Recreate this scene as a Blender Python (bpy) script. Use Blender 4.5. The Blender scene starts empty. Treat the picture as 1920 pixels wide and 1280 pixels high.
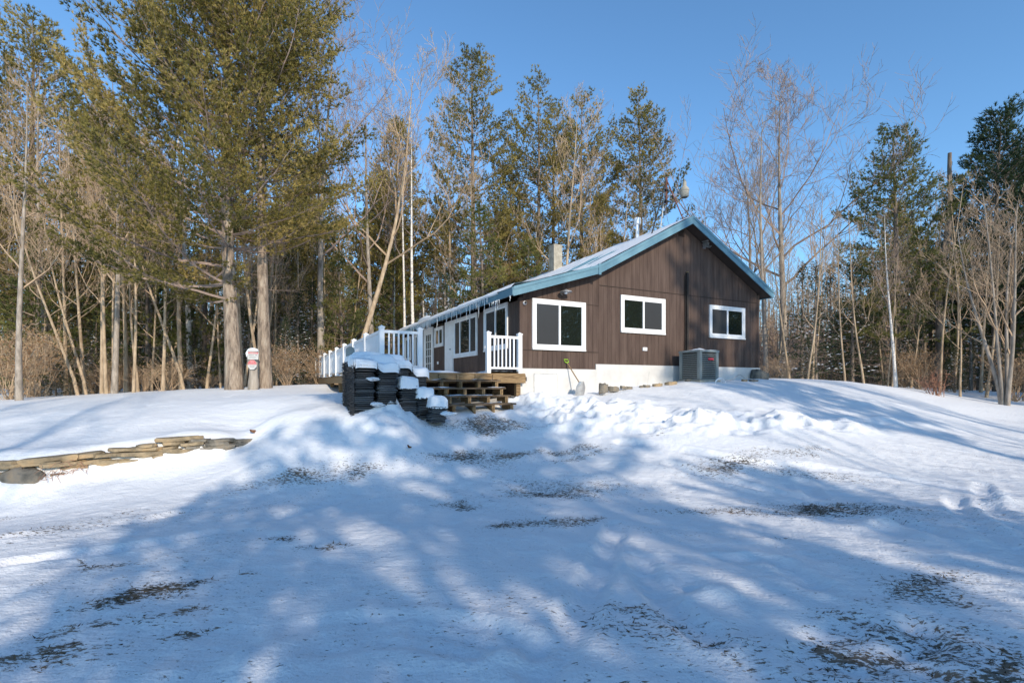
import bpy, math, random
import numpy as np
from mathutils import Vector, Matrix
random.seed(7); RS = np.random.RandomState(11)
scene = bpy.context.scene
COL = scene.collection
F = 918.0; CX = 960.0; CY = 720.0          # focal length / horizon of the photograph, used only to survey distances
PI = math.pi

# ------------------------------------------------------------------ mesh helpers
class G:
    def __init__(s): s.V=[]; s.F=[]; s.n=0; s.A=[]; s.M=[]; s.mi=0
    def add(s, v, f, a=None):
        v=np.asarray(v,float).reshape(-1,3); f=np.asarray(f,int)
        s.V.append(v); s.F.append(f+s.n); s.n+=len(v)
        s.M.append(np.full(len(f),s.mi,int))
        s.A.append(np.zeros(len(v)) if a is None else (np.full(len(v),a) if np.isscalar(a) else a))
        return s
    def box(s, x0,x1,y0,y1,z0,z1, rot=None, org=None):
        v=np.array([[x0,y0,z0],[x1,y0,z0],[x1,y1,z0],[x0,y1,z0],[x0,y0,z1],[x1,y0,z1],[x1,y1,z1],[x0,y1,z1]],float)
        if rot is not None: v=v@np.array(rot.to_3x3()).T
        if org is not None: v=v+np.array(org)
        return s.add(v,[[0,3,2,1],[4,5,6,7],[0,1,5,4],[1,2,6,5],[2,3,7,6],[3,0,4,7]])
    def tube(s, P, R, n=8, cap=True, a=None):
        P=np.asarray(P,float); R=np.broadcast_to(np.asarray(R,float),(len(P),))
        T=np.gradient(P,axis=0); T/=np.linalg.norm(T,axis=1)[:,None]+1e-9
        ref=np.array([0.,0,1]) if abs(T[0][2])<.9 else np.array([1.,0,0])
        U=np.cross(T,ref); U/=np.linalg.norm(U,axis=1)[:,None]+1e-9; W=np.cross(T,U)
        an=np.arange(n)*2*PI/n
        v=(P[:,None,:]+R[:,None,None]*(np.cos(an)[None,:,None]*U[:,None,:]+np.sin(an)[None,:,None]*W[:,None,:])).reshape(-1,3)
        f=[]
        for i in range(len(P)-1):
            for j in range(n):
                k=(j+1)%n; f.append([i*n+j,(i+1)*n+j,(i+1)*n+k,i*n+k])
        s.add(v,f,a)
        if cap and z1<.1:
            for i in (0,len(P)-1):
                c=P[i]; ring=v[i*n:(i+1)*n]
                vv=np.vstack([ring,c]); ff=[[j,(j+1)%n,n,n] if i else [(j+1)%n,j,n,n] for j in range(n)]
                s.add(vv,[q for q in ff])
        return s
    def segs(s, P0,P1,R0,R1,n=3):
        P0=np.asarray(P0,float);P1=np.asarray(P1,float);R0=np.asarray(R0,float);R1=np.asarray(R1,float)
        T=P1-P0; T/=np.linalg.norm(T,axis=1)[:,None]+1e-9
        ref=np.where(np.abs(T[:,2:3])<.9,np.array([[0.,0,1]]),np.array([[1.,0,0]]))
        U=np.cross(T,ref);U/=np.linalg.norm(U,axis=1)[:,None]+1e-9;W=np.cross(T,U)
        an=np.arange(n)*2*PI/n; c=np.cos(an)[None,:,None]; si=np.sin(an)[None,:,None]
        ring=c*U[:,None,:]+si*W[:,None,:]
        v=np.concatenate([P0[:,None,:]+R0[:,None,None]*ring,P1[:,None,:]+R1[:,None,None]*ring],axis=1).reshape(-1,3)
        j=np.arange(n);k=(j+1)%n
        q=np.stack([j,j+n,k+n,k],axis=1)
        f=(np.arange(len(P0))*2*n)[:,None,None]+q[None]
        return s.add(v,f.reshape(-1,4))
    def blades(s, C,D,L,W,a):
        n=len(C); r=RS.normal(size=(n,3)); S=np.cross(D,r); S/=np.linalg.norm(S,axis=1)[:,None]+1e-9
        S*=W[:,None]*.5
        v=np.stack([C-S,C+S,C+D*L[:,None]],axis=1).reshape(-1,3)
        f=np.arange(3*n).reshape(-1,3)
        f=np.hstack([f,f[:,2:3]])
        return s.add(v,f,np.repeat(a,3))
    def mesh(s,name,mats,smooth=False,attr=False):
        me=bpy.data.meshes.new(name)
        V=np.vstack(s.V); FF=np.vstack(s.F); MI=np.concatenate(s.M)
        tri=FF[:,2]==FF[:,3]
        cnt=np.where(tri,3,4); st=np.concatenate([[0],np.cumsum(cnt)[:-1]])
        mask=np.ones(FF.shape,bool); mask[tri,3]=False
        loops=FF[mask]
        me.vertices.add(len(V)); me.vertices.foreach_set('co',V.astype(np.float32).ravel())
        me.loops.add(len(loops)); me.loops.foreach_set('vertex_index',loops.astype(np.int32))
        me.polygons.add(len(FF)); me.polygons.foreach_set('loop_start',st.astype(np.int32))
        me.polygons.foreach_set('loop_total',cnt.astype(np.int32))
        me.polygons.foreach_set('material_index',MI.astype(np.int32))
        me.polygons.foreach_set('use_smooth',np.full(len(FF),smooth,bool))
        if attr:
            at=me.attributes.new('tint','FLOAT','POINT'); at.data.foreach_set('value',np.concatenate(s.A).astype(np.float32))
        me.update(calc_edges=True)
        for m in (mats if isinstance(mats,(list,tuple)) else [mats]): me.materials.append(m)
        return me
    def build(s,name,mats,parent=None,smooth=False,attr=False):
        return link(name,s.mesh(name,mats,smooth,attr),parent)
def link(name,me,parent=None):
    o=bpy.data.objects.new(name,me); COL.objects.link(o)
    if parent is not None: o.parent=parent
    return o
def tag(o,label=None,cat=None,group=None,kind=None):
    if label: o['label']=label
    if cat: o['category']=cat
    if group: o['group']=group
    if kind: o['kind']=kind
    return o
def thing(name,label,cat,loc=(0,0,0),rz=0,group=None):
    o=bpy.data.objects.new(name,None); COL.objects.link(o); o.empty_display_size=.3
    o.location=loc; o.rotation_euler=(0,0,rz); return tag(o,label,cat,group)
def copy_tree(o,loc,rz,sc=1,label=None,group=None,tilt=(0,0)):
    c=o.copy(); COL.objects.link(c); c.location=loc; c.rotation_euler=(tilt[0],tilt[1],rz); c.scale=(sc,sc,sc)
    if label: c['label']=label
    if group: c['group']=group
    for ch in o.children:
        d=ch.copy(); COL.objects.link(d); d.parent=c
    return c

# ------------------------------------------------------------------ noise
TB=np.random.RandomState(3).rand(256,256)
def vnoise(x,y):
    xi=np.floor(x).astype(int);yi=np.floor(y).astype(int);fx=x-xi;fy=y-yi
    fx=fx*fx*fx*(fx*(fx*6-15)+10);fy=fy*fy*fy*(fy*(fy*6-15)+10)
    a=TB[xi%256,yi%256];b=TB[(xi+1)%256,yi%256];c=TB[xi%256,(yi+1)%256];d=TB[(xi+1)%256,(yi+1)%256]
    return (a*(1-fx)+b*fx)*(1-fy)+(c*(1-fx)+d*fx)*fy-.5
def fbm(x,y,f,o=4,g=.5):
    r=0;am=1
    for i in range(o):
        r=r+am*vnoise(x*f+17.3*i,y*f-9.1*i); am*=g; f*=2.03
    return r

# ------------------------------------------------------------------ ground heights surveyed as (px, py, distance)
LV=[ # column, row, depth
(-500,1280,2.6),(0,1280,2.54),(500,1280,2.54),(960,1280,2.54),(1500,1280,2.54),(1920,1280,2.54),(2500,1280,2.6),
(0,1000,5.1),(500,1000,5.1),(960,1000,5.1),(1500,1000,5.1),(1920,1000,5.1),(-600,1000,5.1),(2600,1000,5.1),
(200,910,7.5),(500,900,7.8),(720,900,7.9),(880,900,7.9),(1100,900,7.9),(1300,900,7.9),(1500,890,8.2),(1700,880,8.8),(1900,870,9.5),(2300,870,9.6),
(1250,722,15.2),(1250,742,13),(1250,770,11.3),(1250,800,10.2),(1250,830,9.4),(1250,860,8.8),
(1110,738,13.6),(1110,760,12.2),(1110,790,10.9),(1110,820,10),(1110,860,8.9),
(1000,743,12.9),(1000,765,12),(1000,790,11),(1000,825,10),(1000,860,9),
(880,764,11.4),(880,785,10.7),(880,820,9.8),(880,850,9.2),
(800,765,11),(790,790,10.2),(790,820,9.4),(790,860,8.6),
(720,768,10),(720,790,9.4),(720,820,8.9),(720,860,8.5),
(640,757,10.5),(640,737,13),(650,780,9.6),(640,820,8.9),(630,860,8.4),
(500,727,17.5),(500,748,12),(500,785,9.8),(500,825,8.9),(510,860,8.3),
(250,739,16),(250,760,12.2),(250,790,10),(0,751,16),(0,800,10.5),(100,775,11.3),
(120,742,22),(420,727,23),(-500,760,16),(-500,800,11),
(1420,712,17.3),(1350,716,15.8),(1500,712,18),(1500,740,14.5),(1500,770,12.1),(1500,805,10.3),(1500,850,8.9),
(1600,716,19),(1700,729,19),(1700,758,15),(1700,776,13.3),(1700,820,10.8),
(1900,743,21),(1900,757,19.5),(1900,790,15),(1900,830,11.8),(2400,760,19),(2400,800,14),
(590,724,24),(620,722,20),(700,735,14),(1660,722,26),(1850,732,27),(1500,712,24),
]
pts=[]
for px,py,D in LV: pts.append(((px-CX)/F*D,D,-(py-CY)/F*D))
# dry-stone wall course: base points (px, base row, base height, wall height)
WL=[(-420,960,-1.58,.40),(-180,935,-1.56,.40),(0,908,-1.50,.36),(92,900,-1.47,.34),(190,878,-1.38,.31),(271,865,-1.30,.29),(352,848,-1.20,.27),(422,847,-1.22,.24),(458,835,-1.15,.12)]
WP=[]
for px,py,z,h in WL:
    D=-z*F/(py-CY); WP.append((( px-CX)/F*D,D,z,h))
for x,y,z,h in WP:
    pts.append((x+.05,y-.12,z-.03)); pts.append((x-.13,y+.22,z+h+.03)); pts.append((x-.35,y+.8,z+h+.08))
UV=math.radians(27.1); u=np.array([math.cos(UV),math.sin(UV)]); v=np.array([-math.sin(UV),math.cos(UV)]); C0=np.array([.212,13.0])
def hp(a,b): p=C0+a*u+b*v; return p[0],p[1]
for a,b,z in [(-3.5,.3,-.55),(-1,.5,-.5),(-3.5,4,-.35),(-1,5,-.35),(-3.5,9,-.2),(-1,10,-.2),(-3.7,15,-.1),(5,5,-.1),(5,10,-.1),(9,5,0),(9.5,12,0),(2.3,-.1,-.24)]:
    x,y=hp(a,b); pts.append((x,y,z))
for a,b,z in [(5.3,-1.35,.03),(6.3,-1.35,.05),(4.6,-.4,-.02),(5.2,-.2,.08),(7.2,-.8,.12),(9,-.6,.16),(3.2,-.3,-.08),(6.2,.2,.12)]:
    x,y=hp(a,b); pts.append((x,y,z))
for x,y,z in [(-60,60,-.3),(0,60,.2),(60,60,-.5),(-90,0,-1.6),(90,0,-1.8),(0,-60,-1.6),(-40,25,-.7),(50,30,-1),(20,35,-.2),(-20,35,-.2),(0,0,-1.55),(5,-8,-1.55),(-5,-8,-1.55),(15,-3,-1.6),(-14,-3,-1.6),(12,2,-1.6),(-12,2,-1.6)]:
    pts.append((x,y,z))
pts=np.array(pts); XY=pts[:,:2]
def phi(r2): return np.sqrt(r2+.12)
d2=((XY[:,None]-XY[None])**2).sum(2); A=phi(d2)+0*np.eye(len(XY)); A-=np.eye(len(XY))*.03
n=len(XY); M=np.zeros((n+1,n+1)); M[:n,:n]=A; M[:n,n]=1; M[n,:n]=1
sol=np.linalg.solve(M,np.append(pts[:,2],0))
def base_h(x,y):
    x=np.asarray(x,float);y=np.asarray(y,float); sh=x.shape; x=x.ravel();y=y.ravel(); out=np.full(len(x),sol[n])
    for i in range(n): out+=sol[i]*phi((x-XY[i,0])**2+(y-XY[i,1])**2)
    return out.reshape(sh)
def gz(x,y): return float(base_h(np.array([x]),np.array([y]))[0])
def on_ground(px,py,lo=2.,hi=30.):
    Ds=np.linspace(lo,hi,400); xs=(px-CX)/F*Ds; zs=base_h(xs,Ds); ray=-(py-CY)/F*Ds
    k=np.where(ray<=zs)[0]; D=Ds[k[0]] if len(k) else hi
    return ((px-CX)/F*D,D)
def at(px,D): return ((px-CX)/F*D,D)
def blob(x,y,cx,cy,rx,ry,ang=0):
    c,s_=math.cos(ang),math.sin(ang); dx=x-cx;dy=y-cy
    return np.exp(-(((dx*c+dy*s_)/rx)**2+((-dx*s_+dy*c)/ry)**2))

# ------------------------------------------------------------------ materials
def newmat(name):
    m=bpy.data.materials.new(name); m.use_nodes=True; nt=m.node_tree; b=nt.nodes['Principled BSDF']; return m,nt,b
def N(nt,t,**k):
    nd=nt.nodes.new(t)
    for a,b in k.items(): setattr(nd,a,b)
    return nd
def ramp(nt,fac,stops):
    r=N(nt,'ShaderNodeValToRGB'); e=r.color_ramp.elements
    while len(e)<len(stops): e.new(.5)
    for i,(p,c) in enumerate(stops): e[i].position=p; e[i].color=(*c,1) if len(c)==3 else c
    nt.links.new(fac,r.inputs[0]); return r
def noisemat(name,c1,c2,scale=5,rough=.8,bump=.2,stretch=(1,1,1),coord='Object',bscale=None,dist=.01,spec=.3,metal=0,c3=None,detail=6):
    m,nt,b=newmat(name)
    tc=N(nt,'ShaderNodeTexCoord'); mp=N(nt,'ShaderNodeMapping'); mp.inputs['Scale'].default_value=stretch
    nt.links.new(tc.outputs[coord],mp.inputs[0])
    nz=N(nt,'ShaderNodeTexNoise'); nz.inputs['Scale'].default_value=scale; nz.inputs['Detail'].default_value=detail; nz.inputs['Roughness'].default_value=.6
    nt.links.new(mp.outputs[0],nz.inputs['Vector'])
    st=[(.32,c1),(.68,c2)] if c3 is None else [(.3,c1),(.52,c2),(.72,c3)]
    r=ramp(nt,nz.outputs[0],st); nt.links.new(r.outputs[0],b.inputs['Base Color'])
    b.inputs['Roughness'].default_value=rough; b.inputs['Specular IOR Level'].default_value=spec; b.inputs['Metallic'].default_value=metal
    if bump:
        n2=N(nt,'ShaderNodeTexNoise'); n2.inputs['Scale'].default_value=bscale or scale*3; n2.inputs['Detail'].default_value=6
        nt.links.new(mp.outputs[0],n2.inputs['Vector'])
        bp=N(nt,'ShaderNodeBump'); bp.inputs['Strength'].default_value=bump; bp.inputs['Distance'].default_value=dist
        nt.links.new(n2.outputs[0],bp.inputs['Height']); nt.links.new(bp.outputs[0],b.inputs['Normal'])
    return m
MAT={}
MAT['bark']=noisemat('pine_bark',(.10,.08,.065),(.30,.24,.19),9,.95,.9,(1,1,.22),dist=.04)
MAT['bark_big']=noisemat('old_pine_bark',(.085,.065,.05),(.30,.235,.18),9,.95,1,(1,1,.22),dist=.09,bscale=14,c3=(.44,.37,.29))
MAT['bark_grey']=noisemat('grey_hardwood_bark',(.17,.145,.12),(.42,.36,.30),7,.95,.6,(1,1,.3),dist=.02)
MAT['bark_tan']=noisemat('tan_hardwood_bark',(.24,.175,.115),(.54,.42,.29),7,.95,.6,(1,1,.3),dist=.02)
MAT['birch']=noisemat('birch_bark',(.25,.22,.2),(.75,.70,.64),6,.8,.3,(1,1,3),c3=(.8,.76,.7))
MAT['twig']=noisemat('twig_bark',(.19,.14,.115),(.36,.27,.22),2,.95,0)
MAT['twig_dark']=noisemat('dark_twig_bark',(.06,.045,.035),(.16,.12,.09),2,.95,0)
MAT['twig_tan']=noisemat('tan_twig_bark',(.28,.195,.125),(.50,.37,.25),2,.95,0)
MAT['twig_red']=noisemat('reddish_twig_bark',(.24,.11,.07),(.42,.25,.17),2,.95,0)
def needle(name,c1,c2,c3):
    m,nt,b=newmat(name)
    at_=N(nt,'ShaderNodeAttribute'); at_.attribute_name='tint'
    r=ramp(nt,at_.outputs['Fac'],[(0,c1),(.5,c2),(1,c3)])
    nt.links.new(r.outputs[0],b.inputs['Base Color']); b.inputs['Roughness'].default_value=.7; b.inputs['Specular IOR Level'].default_value=.25
    tr=N(nt,'ShaderNodeBsdfTranslucent'); nt.links.new(r.outputs[0],tr.inputs[0])
    mx=N(nt,'ShaderNodeMixShader'); mx.inputs[0].default_value=.36
    nt.links.new(b.outputs[0],mx.inputs[1]); nt.links.new(tr.outputs[0],mx.inputs[2]); nt.links.new(mx.outputs[0],nt.nodes['Material Output'].inputs[0])
    return m
MAT['needle']=needle('pine_needles',(.085,.088,.026),(.28,.235,.065),(.56,.42,.15))
MAT['needle_g']=needle('green_pine_needles',(.05,.075,.028),(.15,.165,.045),(.32,.28,.09))
MAT['needle_d']=needle('spruce_needles',(.022,.042,.024),(.045,.075,.034),(.08,.105,.045))
MAT['litter']=needle('dead_grass',(.03,.025,.018),(.10,.075,.045),(.22,.15,.08))
MAT['litter_leaf']=noisemat('oak_leaf',(.12,.06,.035),(.26,.14,.08),9,.8,.2)
MAT['leaf']=needle('dry_beech_leaves',(.26,.14,.07),(.38,.24,.13),(.50,.36,.22))
def snowmat(name='snow',dirt=False):
    m,nt,b=newmat(name)
    b.inputs['Roughness'].default_value=.6; b.inputs['Specular IOR Level'].default_value=.25
    tc=N(nt,'ShaderNodeTexCoord')
    hs=[]
    for sc,w in ((2.5,.03),(11,.018),(45,.010)):
        nz=N(nt,'ShaderNodeTexNoise'); nz.inputs['Scale'].default_value=sc; nz.inputs['Detail'].default_value=5
        nt.links.new(tc.outputs['Object'],nz.inputs['Vector'])
        mu=N(nt,'ShaderNodeMath',operation='MULTIPLY'); mu.inputs[1].default_value=w; nt.links.new(nz.outputs[0],mu.inputs[0]); hs.append(mu.outputs[0])
    def add(a,c):
        ad=N(nt,'ShaderNodeMath',operation='ADD'); nt.links.new(a,ad.inputs[0]); nt.links.new(c,ad.inputs[1]); return ad.outputs[0]
    h=add(add(hs[0],hs[1]),hs[2])  # layered crust relief
    if dirt:
        atn=N(nt,'ShaderNodeAttribute'); atn.attribute_name='tint'
        dr=N(nt,'ShaderNodeAttribute'); dr.attribute_name='packed'
        # streaks in packed snow
        mp=N(nt,'ShaderNodeMapping'); mp.inputs['Rotation'].default_value=(0,0,math.radians(-12)); mp.inputs['Scale'].default_value=(1.0,9,1)
        nt.links.new(tc.outputs['Object'],mp.inputs[0])
        st=N(nt,'ShaderNodeTexNoise'); st.inputs['Scale'].default_value=2.2; st.inputs['Detail'].default_value=6; nt.links.new(mp.outputs[0],st.inputs['Vector'])
        mu=N(nt,'ShaderNodeMath',operation='MULTIPLY'); nt.links.new(st.outputs[0],mu.inputs[0]); nt.links.new(dr.outputs['Fac'],mu.inputs[1])
        m3=N(nt,'ShaderNodeMath',operation='MULTIPLY'); m3.inputs[1].default_value=.010; nt.links.new(mu.outputs[0],m3.inputs[0])
        h=add(h,m3.outputs[0])
        # fine grit
        g1=N(nt,'ShaderNodeTexNoise'); g1.inputs['Scale'].default_value=24; g1.inputs['Detail'].default_value=8; g1.inputs['Roughness'].default_value=.72
        mp2=N(nt,'ShaderNodeMapping'); mp2.inputs['Rotation'].default_value=(0,0,math.radians(-15)); mp2.inputs['Scale'].default_value=(.7,1.5,1)
        nt.links.new(tc.outputs['Object'],mp2.inputs[0]); nt.links.new(mp2.outputs[0],g1.inputs['Vector'])
        gm=N(nt,'ShaderNodeMath',operation='MULTIPLY_ADD'); gm.inputs[1].default_value=1.9; gm.inputs[2].default_value=-.45; nt.links.new(g1.outputs[0],gm.inputs[0]); s1=add(gm.outputs[0],atn.outputs['Fac'])
        mask=ramp(nt,s1,[(.90,(0,0,0)),(1.0,(1,1,1))])
        g2=N(nt,'ShaderNodeTexNoise'); g2.inputs['Scale'].default_value=2; nt.links.new(tc.outputs['Object'],g2.inputs['Vector'])
        dc=ramp(nt,g2.outputs[0],[(.35,(.075,.065,.05)),(.55,(.16,.125,.09)),(.7,(.27,.18,.115))])
        # base snow: slightly greyer where packed
        sc_=N(nt,'ShaderNodeMix',data_type='RGBA'); nt.links.new(dr.outputs['Fac'],sc_.inputs[0])
        sc_.inputs[6].default_value=(.82,.83,.845,1); sc_.inputs[7].default_value=(.76,.765,.78,1)
        mx=N(nt,'ShaderNodeMix',data_type='RGBA'); nt.links.new(mask.outputs[0],mx.inputs[0]); nt.links.new(sc_.outputs[2],mx.inputs[6]); nt.links.new(dc.outputs[0],mx.inputs[7])
        nt.links.new(mx.outputs[2],b.inputs['Base Color'])
    else: b.inputs['Base Color'].default_value=(.86,.87,.885,1)
    bp=N(nt,'ShaderNodeBump'); bp.inputs['Strength'].default_value=.9; bp.inputs['Distance'].default_value=1
    nt.links.new(h,bp.inputs['Height']); nt.links.new(bp.outputs[0],b.inputs['Normal'])
    return m
MAT['snow']=snowmat(); MAT['ground']=snowmat('packed_snow',True)
MAT['siding']=noisemat('brown_stained_siding',(.056,.036,.029),(.088,.059,.047),1.6,.8,.5,(3.3,3.3,.45),bscale=9,dist=.006,c3=(.118,.082,.066))
MAT['siding_dark']=noisemat('dark_soffit_boards',(.03,.022,.018),(.05,.036,.03),3,.85,.2)
MAT['white']=noisemat('white_paint',(.70,.70,.69),(.82,.82,.81),3,.5,.1,dist=.003)
MAT['vinyl']=noisemat('white_vinyl',(.78,.79,.80),(.84,.84,.85),2,.35,0)
MAT['found']=noisemat('white_painted_block',(.52,.51,.49),(.66,.65,.63),1.6,.8,.35,bscale=18,dist=.01)
MAT['teal']=noisemat('teal_blue_metal',(.085,.185,.250),(.150,.285,.350),1.5,.45,.1,(1,1,1),dist=.003,spec=.5)
MAT['lumber']=noisemat('treated_lumber',(.12,.075,.037),(.25,.165,.085),4,.8,.3,(1,6,6),dist=.004,c3=(.34,.24,.13))
MAT['lumber_dark']=noisemat('weathered_lumber',(.07,.05,.035),(.17,.12,.075),4,.85,.3,(1,6,6),dist=.004)
MAT['stone']=noisemat('flat_fieldstone',(.10,.085,.06),(.32,.25,.16),4,.9,.8,c3=(.45,.31,.17),dist=.03)
MAT['stone_grey']=noisemat('grey_fieldstone',(.07,.07,.06),(.20,.18,.15),5,.9,.7,c3=(.28,.22,.15),dist=.02)
MAT['metal']=noisemat('galvanised_metal',(.35,.35,.35),(.55,.55,.54),8,.45,0,metal=.6)
MAT['acgrey']=noisemat('grey_green_enamel',(.17,.20,.20),(.25,.28,.275),3,.45,.05)
MAT['acdark']=noisemat('condenser_fins',(.02,.02,.02),(.10,.085,.065),30,.7,.1)
MAT['black']=noisemat('black_plastic',(.010,.011,.013),(.055,.058,.064),7,.42,.4,(.6,.6,6),dist=.015,spec=.6)
MAT['black_highlit']=noisemat('highlit_black_plastic',(.05,.053,.058),(.13,.135,.14),9,.5,.4,(.6,.6,6),dist=.015,spec=.5)  # greyer copy of the black plastic; pale edge highlights put into its colour
MAT['blackrough']=noisemat('frayed_black_plastic',(.012,.012,.014),(.12,.12,.125),26,.6,.6,dist=.02)
MAT['darkpipe']=noisemat('dark_pipe',(.012,.01,.01),(.03,.025,.022),4,.6,0)
MAT['concrete']=noisemat('chimney_concrete',(.26,.23,.18),(.46,.42,.34),4,.9,.4)
MAT['rust']=noisemat('rusty_steel',(.10,.04,.03),(.24,.09,.06),10,.7,.2)
MAT['lime']=noisemat('lime_plastic',(.28,.50,.03),(.33,.58,.05),3,.4,0)
MAT['red']=noisemat('red_badge',(.5,.04,.06),(.6,.07,.09),3,.5,0)
MAT['signred']=noisemat('faded_sign_red',(.50,.10,.11),(.62,.18,.18),8,.6,0)
MAT['signwhite']=noisemat('sign_white',(.46,.45,.43),(.56,.55,.53),6,.5,0)
MAT['signblack']=noisemat('sign_ink',(.05,.05,.05),(.12,.12,.12),6,.6,0)
MAT['woodpost']=noisemat('weathered_post',(.20,.17,.14),(.42,.37,.31),6,.95,.7,(1,1,.2),dist=.02)
def glassmat(name,c,rough=.02,ior=1.9):
    m,nt,b=newmat(name); b.inputs['Base Color'].default_value=(*c,1); b.inputs['Roughness'].default_value=rough; b.inputs['IOR'].default_value=ior
    tc=N(nt,'ShaderNodeTexCoord'); nz=N(nt,'ShaderNodeTexNoise'); nz.inputs['Scale'].default_value=1.1; nt.links.new(tc.outputs['Object'],nz.inputs['Vector'])
    bp=N(nt,'ShaderNodeBump'); bp.inputs['Strength'].default_value=.25; bp.inputs['Distance'].default_value=.02; nt.links.new(nz.outputs[0],bp.inputs['Height']); nt.links.new(bp.outputs[0],b.inputs['Normal'])
    return m
MAT['glass']=glassmat('window_glass',(.012,.016,.013),.015,2.3)
MAT['screen']=glassmat('insect_screen',(.045,.046,.048),.22,1.7)
m,nt,b=newmat('ice'); b.inputs['Base Color'].default_value=(.85,.9,.95,1); b.inputs['Roughness'].default_value=.12; b.inputs['Transmission Weight'].default_value=.55; b.inputs['IOR'].default_value=1.31; MAT['ice']=m

# ------------------------------------------------------------------ ground sheet
def axis(fine0,fine1,step,lo,hi):
    f=list(np.arange(fine0,fine1,step)); r=[];x=fine1;s=step
    while x<hi: r.append(x); s*=1.06; x+=s
    r.append(hi); l=[];x=fine0-step;s=step
    while x>lo: l.append(x); s*=1.06; x-=s
    l.append(lo); return np.array(l[::-1]+f+r)
gx=axis(-7.5,11,.045,-400,400); gy=axis(1.8,14,.045,-400,400)
X,Y=np.meshgrid(gx,gy,indexing='ij'); Z=base_h(X,Y)
near=np.exp(-(np.hypot(X,Y-8)/40)**2)
# packed driveway mask (0..1): in front and to the right; soft snow elsewhere
zb=Z.copy()
packed=1/(1+np.exp((zb+1.22)*12))
packed=np.maximum(packed,.9*blob(X,Y,-1.1,10.4,1.6,1.1,.3))
left_bank=1/(1+np.exp((X+5.4-.25*(Y-6))*2)); packed*=1-.8*left_bank*(Y>6.6)
Z+=near*(.05*fbm(X,Y,.35,3)+.018*fbm(X,Y,1.3,3))
def strk(an,f1,f2,o):
    c,q_=math.cos(an),math.sin(an); return fbm((X*c+Y*q_)*f1,(-X*q_+Y*c)*f2,1,o)
wl=1/(1+np.exp(np.clip((X+.5)*1.5,-30,30)))
Z+=near*packed*(.016*wl*strk(math.radians(57),.35,5.5,4)+.014*(1-wl)*strk(math.radians(-20),.4,4.5,4)+.017*fbm(X,Y,5.5,3,.6)+.02*np.maximum(0,fbm(X+9,Y,2.4,4)-.12))
Z+=near*(1-packed)*.012*fbm(X,Y,4,3)
# churned, shovelled snow
lx=[]
for px,py,rx,ry,am in [(1010,765,1.0,.6,.20),(1090,775,1.1,.6,.22),(1170,785,1.2,.6,.18),(1260,795,1.0,.45,.12),(1060,800,.8,.35,.10),(1330,800,1.0,.4,.10),(990,752,.5,.3,.14),(1500,790,1.3,.35,.10),(1430,800,1.0,.35,.13),(1560,800,1.3,.35,.12),(1640,790,1.3,.3,.08),(1370,780,1.2,.5,.10),(1640,755,1.5,.3,.07),(700,800,.7,.4,.10),(1180,760,.7,.4,.10)]:
    lx.append((*on_ground(px,py),rx,ry,am))
for cx,cy,rx,ry,am in lx:
    w=blob(X,Y,cx,cy,rx,ry,.35)
    rid=1-np.abs(2*fbm(X+3,Y,1.1,4,.55))*1.6
    Z+=w*am*(.35+.7*rid+.95*fbm(X,Y,1.7,5,.55)+.35*np.maximum(0,fbm(X+4,Y+2,5.0,3,.6)-.12))
for px,py,rx,ry,h in [(1340,1120,.16,.12,.07),(1288,1100,.13,.2,-.05),(1640,985,.35,.16,.08),(1880,945,.35,.22,.07),(1815,945,.18,.2,-.06),(470,1240,.14,.14,.05),(300,1262,.14,.08,.03),(1760,1010,.3,.2,.03),(735,775,.55,.32,.22),(790,778,.4,.25,.08)]:
    cx,cy=on_ground(px,py); w=blob(X,Y,cx,cy,rx,ry,.2); Z+=w*(h+.6*abs(h)*fbm(X,Y,5,4,.6))
cx,cy=on_ground(480,1235); Z+=blob(X,Y,cx,cy,.22,.16)*.05*np.maximum(0,fbm(X,Y,9,3,.6)+.1)*2
# tyre ruts
def rut(pp,depth=.055,w=.12):
    global Z
    P=np.array([on_ground(*q) for q in pp]); t=np.linspace(0,len(P)-1,120)
    xs=np.interp(t,range(len(P)),P[:,0]);ys=np.interp(t,range(len(P)),P[:,1])
    k=np.ones(21)/21; xs=np.convolve(np.pad(xs,10,'edge'),k,'valid');ys=np.convolve(np.pad(ys,10,'edge'),k,'valid')
    sel=(X>xs.min()-1)&(X<xs.max()+1)&(Y>ys.min()-1)&(Y<ys.max()+1); ix=np.where(sel)
    d=np.full(len(ix[0]),9.); arc=np.zeros(len(d)); L=0
    for i in range(len(xs)):
        if i: L+=math.hypot(xs[i]-xs[i-1],ys[i]-ys[i-1])
        dd=np.hypot(X[ix]-xs[i],Y[ix]-ys[i]); m_=dd<d; d[m_]=dd[m_]; arc[m_]=L
    prof=(-depth*.7*np.exp(-(d/w)**4)+depth*.3*np.exp(-((d-w*1.5)/(w*.5))**2))*np.clip(.8+1.6*fbm(X[ix],Y[ix],1.1,3),.1,1.5)
    tread=.004*np.sign(np.sin(arc*2*PI/.13))*np.exp(-(d/w)**4)
    Z[ix]+=prof+tread
for r_ in ([(1205,1045),(1215,1090),(1260,1150),(1330,1210)],[(1250,1050),(1330,1050),(1450,1055),(1530,1100)],[(1790,920),(1800,960),(1860,1010),(1920,1040)],[(1840,905),(1850,950),(1919,995)],[(1500,900),(1560,950),(1700,985),(1900,1060)],
           [(0,1010),(200,985),(420,940),(600,900)],[(0,1060),(220,1030),(450,985),(650,930)],[(550,1180),(760,1175),(900,1190),(1000,1225)],[(600,1215),(760,1205),(900,1225)],[(1150,830),(1400,870),(1700,900),(1900,930)],[(1250,870),(1500,930),(1800,1010)],[(1000,1280),(1080,1180),(1120,1080),(1160,980)]): rut(r_)
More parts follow.
